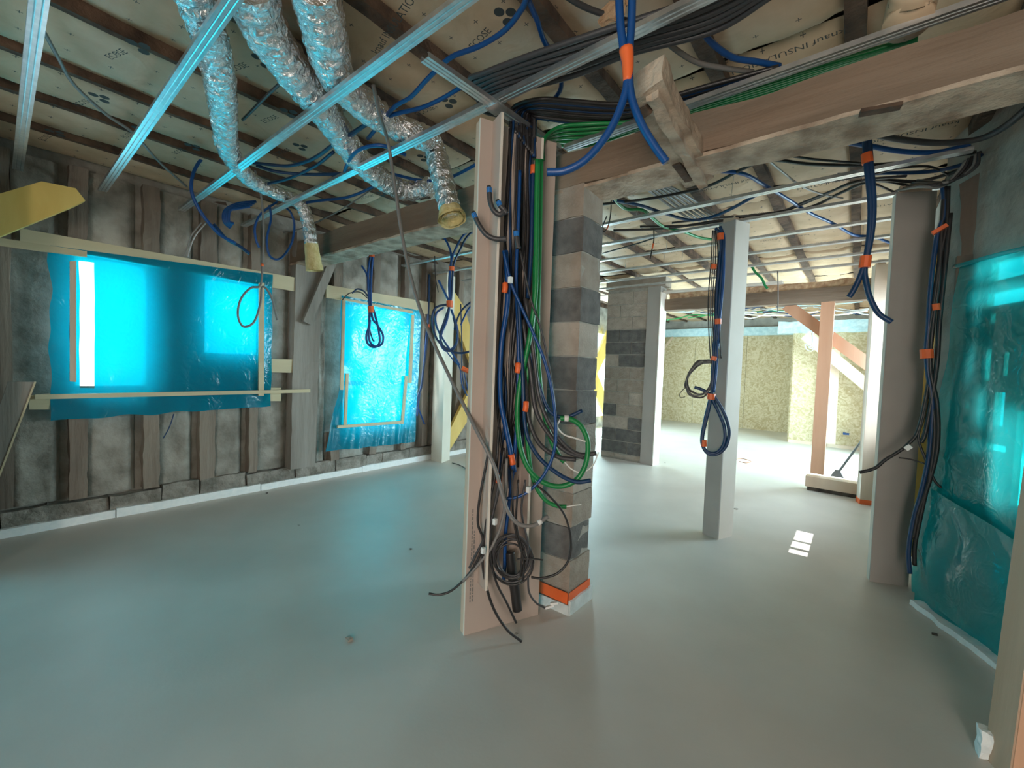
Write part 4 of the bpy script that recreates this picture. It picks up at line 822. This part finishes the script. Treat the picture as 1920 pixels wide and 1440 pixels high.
# ================================================================== LOOPS HANGING ELSEWHERE
def loopset(name, lab, specs, k, v, tapes, cat='conduit'):
    P0 = W(*specs[0][0][-1], k, v); t = thing(name, P0, lab, cat)
    for i, (sp, r, m) in enumerate(specs): MB().tube(spline(path(sp, k, v), 9), r, 7).build('conduit', m, t, smooth=True)
    for (a, b, r) in tapes: MB().tube(path([a, b], k, v), r, 10).build('tape', orange, t)
    return t
loopset('hanging_loops', 'blue conduit loops hanging from the ceiling in front of the tall blue sheet', [
 ([(705, 468), (695, 480), (690, 520), (693, 580), (692, 610), (687, 630), (690, 645), (703, 651), (712, 640), (708, 610), (700, 580)], .013, blue),
 ([(700, 470), (696, 520), (697, 590), (708, 610), (718, 628), (716, 645), (702, 649), (692, 635), (694, 600)], .013, blue),
 ([(678, 498), (688, 515), (695, 545), (695, 585)], .011, blue), ([(692, 580), (692, 610), (698, 635), (702, 640)], .009, dblue),
 ([(690, 556), (682, 546), (670, 542), (660, 550)], .009, dblue), ([(690, 560), (675, 548), (655, 550), (642, 562)], .006, charcoal)], 'v', (-4.15, 2.75), [((697, 474), (697, 482), .03), ((695, 574), (696, 586), .034)])
loopset('hanging_loops', 'blue conduit loops hanging from the ceiling before the pale wrapped post', [
 ([(893, 425), (870, 440), (855, 465), (846, 490), (842, 530), (843, 570), (838, 600), (828, 625), (826, 645), (838, 658), (855, 645), (857, 615), (846, 580)], .012, blue),
 ([(893, 428), (875, 445), (862, 470), (850, 500), (846, 560), (834, 600), (825, 630), (835, 655), (850, 655), (858, 630), (850, 595)], .012, dblue),
 ([(828, 438), (840, 458), (846, 480), (844, 520), (845, 570)], .011, blue), ([(822, 525), (832, 545), (842, 565)], .012, blue),
 ([(846, 570), (820, 575), (811, 590), (812, 615), (822, 640), (845, 658), (865, 662), (886, 658)], .012, dblue), ([(832, 576), (818, 588), (818, 610), (830, 635), (850, 665), (862, 685)], .011, blue),
 ([(890, 562), (872, 575), (860, 592), (852, 618)], .010, dblue), ([(890, 568), (878, 580), (868, 600), (864, 610)], .010, blue)], 'v', (-3.35, 3.0), [((847, 500), (847, 508), .028), ((843, 564), (843, 576), .034)])
loopset('hanging_cables', 'thin blue cables with orange tie hanging down behind the pale wrapped post', [
 ([(838, 660), (850, 675), (862, 690), (866, 720), (876, 742)], .008, blue), ([(864, 570), (866, 640), (866, 690), (872, 738)], .008, dblue), ([(868, 690), (874, 715), (880, 745)], .007, blue)], 'v', (-3.9, 3.6), [((866, 690), (882, 698), .03)])
loopset('hanging_cables', 'blue cables hanging down the wall right of the tall blue sheet', [
 ([(805, 515), (804, 560), (800, 640), (793, 700), (790, 725), (782, 750), (778, 782)], .016, dblue), ([(800, 620), (794, 690), (790, 722), (786, 745), (782, 780)], .01, blue), ([(790, 722), (783, 755), (790, 780), (796, 795)], .01, blue)], 'x', -4.48, [((803, 608), (803, 614), .02)])
cable('dark_cable', [(815, 480), (816, 510), (818, 530), (822, 548)], .005, black, 'thin dark wire dropping to the blue loops by the pale post', 'v', (-3.5, 3.1))
# grey wrapped post: cables and loop
pa_ = (-.9, 3.52)
t = loopset('hanging_loops', 'dark blue conduit loop hanging on the grey wrapped post, tied with orange tape', [
 ([(1350, 425), (1357, 450), (1352, 520), (1346, 600), (1340, 680), (1334, 740), (1326, 780), (1318, 815), (1318, 838), (1330, 852), (1348, 850), (1362, 835), (1367, 808), (1358, 775), (1340, 745), (1330, 738), (1315, 730), (1302, 726)], .0125, dblue),
 ([(1342, 428), (1352, 450), (1345, 530), (1342, 600), (1336, 690), (1336, 745), (1346, 770), (1358, 800), (1358, 830), (1345, 848), (1328, 848), (1316, 830), (1320, 795), (1332, 745)], .0125, dblue),
 ([(1357, 440), (1356, 520), (1349, 600), (1343, 690), (1338, 735)], .011, blue)], 'v', pa_, [((1351, 438), (1351, 450), .026), ((1346, 598), (1346, 608), .024), ((1334, 738), (1333, 749), .03), ((1320, 825), (1320, 837), .02)])
t = thing('hanging_cables', W(1330, 670, 'v', (-.95, 3.5)), 'black cables hanging straight beside the grey wrapped post, ending in a coil', 'cable')
for i in range(6):
    x = 1328+i*4
    MB().tube(spline(path([(1336+i*2, 432), (x+6, 480), (x, 560), (x+1, 620), (x+4, 672)], 'v', (-.95, 3.5)), 7), .0048, 6).build('cable', [black, greyc, charcoal, black, greyc, black][i], t, smooth=True)
for i in range(7):
    o = [random.uniform(-4, 4) for _ in range(8)]
    MB().tube(spline(path([(1335, 675+i), (1312+o[0], 680+o[1]), (1292+o[2], 700+o[3]), (1284+o[4]*.6+i, 722+o[5]), (1296+o[6], 738+o[7]), (1316, 742+o[0]), (1330, 728+o[1]), (1336, 700)], 'v', (-.95, 3.5)), 7), .0055, 6).build('coil_turn', [black, charcoal, greyc][i % 3], t, smooth=True)
for y0 in (496, 668): MB().tube(path([(1339, y0), (1337, y0+8)], 'v', (-.95, 3.48)), .022, 9).build('tape', orange, t)
cable('thin_cable', [(1284, 727), (1275, 738), (1276, 745), (1285, 744)], .003, black, 'thin stray wire end left of the black coil', 'v', (-.95, 3.5), n=5)
for spx, lab in (([(1146, 375), (1145, 400), (1140, 425), (1132, 435), (1130, 425), (1138, 405)], 'small looped black wire hanging near the pillar top'), ([(1226, 430), (1226, 450), (1222, 470), (1219, 486)], 'thin black wire pair with red tie hanging from a rail, near the pillar')):
    cable('hanging_wire', spx, .005, black, lab, 'v', (-1.5, 3.2), tapes=[(.5, .05, orange, 'tie')])
# right hand bundle beside the large post
t = loopset('hanging_cables', 'thick dark cable bundle hanging between the large wrapped post and the teal sheet', [
 ([(1768, 345), (1770, 400), (1756, 450), (1745, 540), (1740, 620), (1737, 655), (1740, 700), (1748, 760), (1742, 850), (1728, 920), (1714, 970), (1704, 1030), (1706, 1075)], .012, dblue),
 ([(1778, 350), (1775, 420), (1765, 470), (1752, 560), (1740, 640), (1742, 720), (1752, 800), (1745, 880), (1730, 950), (1716, 1020), (1715, 1060)], .011, black),
 ([(1772, 350), (1765, 440), (1760, 530), (1750, 600), (1744, 690), (1757, 760), (1757, 840), (1740, 910), (1722, 960), (1712, 1010)], .012, black),
 ([(1782, 400), (1770, 520), (1762, 600), (1757, 680), (1748, 740), (1735, 810), (1727, 830)], .012, black),
 ([(1745, 690), (1735, 750), (1720, 810), (1700, 835), (1680, 850), (1660, 862), (1640, 878), (1612, 886)], .010, black),
 ([(1742, 720), (1732, 780), (1722, 820), (1735, 860), (1752, 900), (1765, 915)], .007, black), ([(1685, 858), (1710, 862), (1735, 870)], .004, black)], 'v', (.27, 3.35), [((1737, 655), (1738, 672), .03), ((1755, 570), (1756, 582), .02)])
MB().bar(W(1748, 438, 'v', (.26, 3.33)), W(1776, 422, 'v', (.28, 3.33)), .03, .02).build('cable_tape', orange, None, 'orange tape tying the cable bundle to the yellow stud', 'tape')
MB().bar(W(1698, 842, 'v', (.26, 3.33)), W(1708, 836, 'v', (.26, 3.33)), .025, .025).build('tape_flag', white, None, 'grey tape on the black cable crossing the large wrapped post', 'tape')
# far room drops
for i, (x, y0, y1) in enumerate([(1458, 508, 588), (1522, 625, 655), (1634, 600, 640)]):
    cable('hanging_wire', [(x, y0), (x+1, (y0+y1)/2), (x, y1)], .006, greyc, ['thin grey rod hanging above the far brown beam', 'thin wire bunch hanging before the far boarded wall left of the post', 'thin wire bunch hanging beside the narrow right post'][i], 'v', [(-.75, 5.5), (-.6, 9.5), (0.05, 9.5)][i])
cable('green_conduit', [(1408, 497), (1416, 510), (1428, 522), (1434, 535), (1439, 541)], .014, green, 'green conduit end dropping toward the far brown beam', 'v', (-.95, 5.4))
for i in range(34):
    x = 1240+random.random()*400; y = 568+random.random()*22; m = random.choice([white, palec, palec, greyc, dblue, palec, bandm, straw, bandm])
    L = random.uniform(60, 200); s = random.uniform(-8, 8)
    cable('far_cable', [(x, y), (x+L*.35, y+s*.5+6), (x+L*.7, y-s*.4), (min(1655, x+L), y+s)], random.choice([.008, .012]), m, 'thin cable in the tangle under the far room ceiling', 'y', random.uniform(8.6, 10.0), group='cables under the far ceiling', n=5, sides=5)
for i in range(4):
    cable('far_green_conduit', [(1250+i*40, 600-i*4), (1275+i*40, 596-i*3), (1300+i*42, 590-i*2), (1340+i*45, 592-i*3)], .012, green, 'green conduit in the tangle under the far room ceiling', 'y', 9.2+i*.1, group='green conduits under the far ceiling', n=5)
loopset('hanging_cables', 'pale wire tangle hanging before the far boarded wall beside the reddish brace', [([(1523, 600), (1524, 640), (1518, 650), (1510, 645), (1512, 655), (1522, 658), (1528, 648)], .008, palec), ([(1526, 605), (1525, 645), (1530, 655), (1516, 652)], .006, bandm)], 'y', 9.3, [])
loopset('hanging_cables', 'pale blue wires fanning down beside the narrow right post', [([(1634, 590), (1633, 640), (1626, 662), (1618, 675)], .008, blue), ([(1635, 595), (1635, 640), (1630, 668)], .008, bandm)], 'y', 9.0, [])
MB().rbox(tuple(W(1588, 812, 'y', 10.1)-Vector((.06, .03, .03))), tuple(W(1580, 816, 'y', 10.1)+Vector((.09, .03, .05))), (2, 2, 2), .02, 20).build('blue_socket_box', blue, None, 'small blue box low on the far boarded wall', 'box')
# loose bits on the floor
cable('wire_hook', [(1378, 862), (1390, 860), (1404, 863), (1408, 866), (1398, 868), (1385, 865)], .004, copper, 'small copper wire hook sticking out of the grey wrapped post foot', 'z', .25, n=5, cat='wire')
cable('stray_wire', [(848, 868), (856, 870), (866, 874), (878, 882)], .005, black, 'thin black wire lying on the floor beside the pale wrapped post', 'z', .006, n=5, cat='wire')
for i, (x, y) in enumerate([(1247, 868), (1752, 1190), (654, 1200), (770, 1030), (968, 1190), (1350, 970), (560, 985), (500, 925), (1380, 955)]):
    p = W(x, y, 'z', 0); s = .007+.004*(i % 3)
    MB().rbox((p.x-s, p.y-s*.7, 0), (p.x+s, p.y+s*.7, s*.6), (2, 2, 1), .004, 40, i).build('floor_crumb', dark if i % 2 else mortar, None, 'small crumb of debris lying on the screed floor', 'debris', 'floor crumbs')
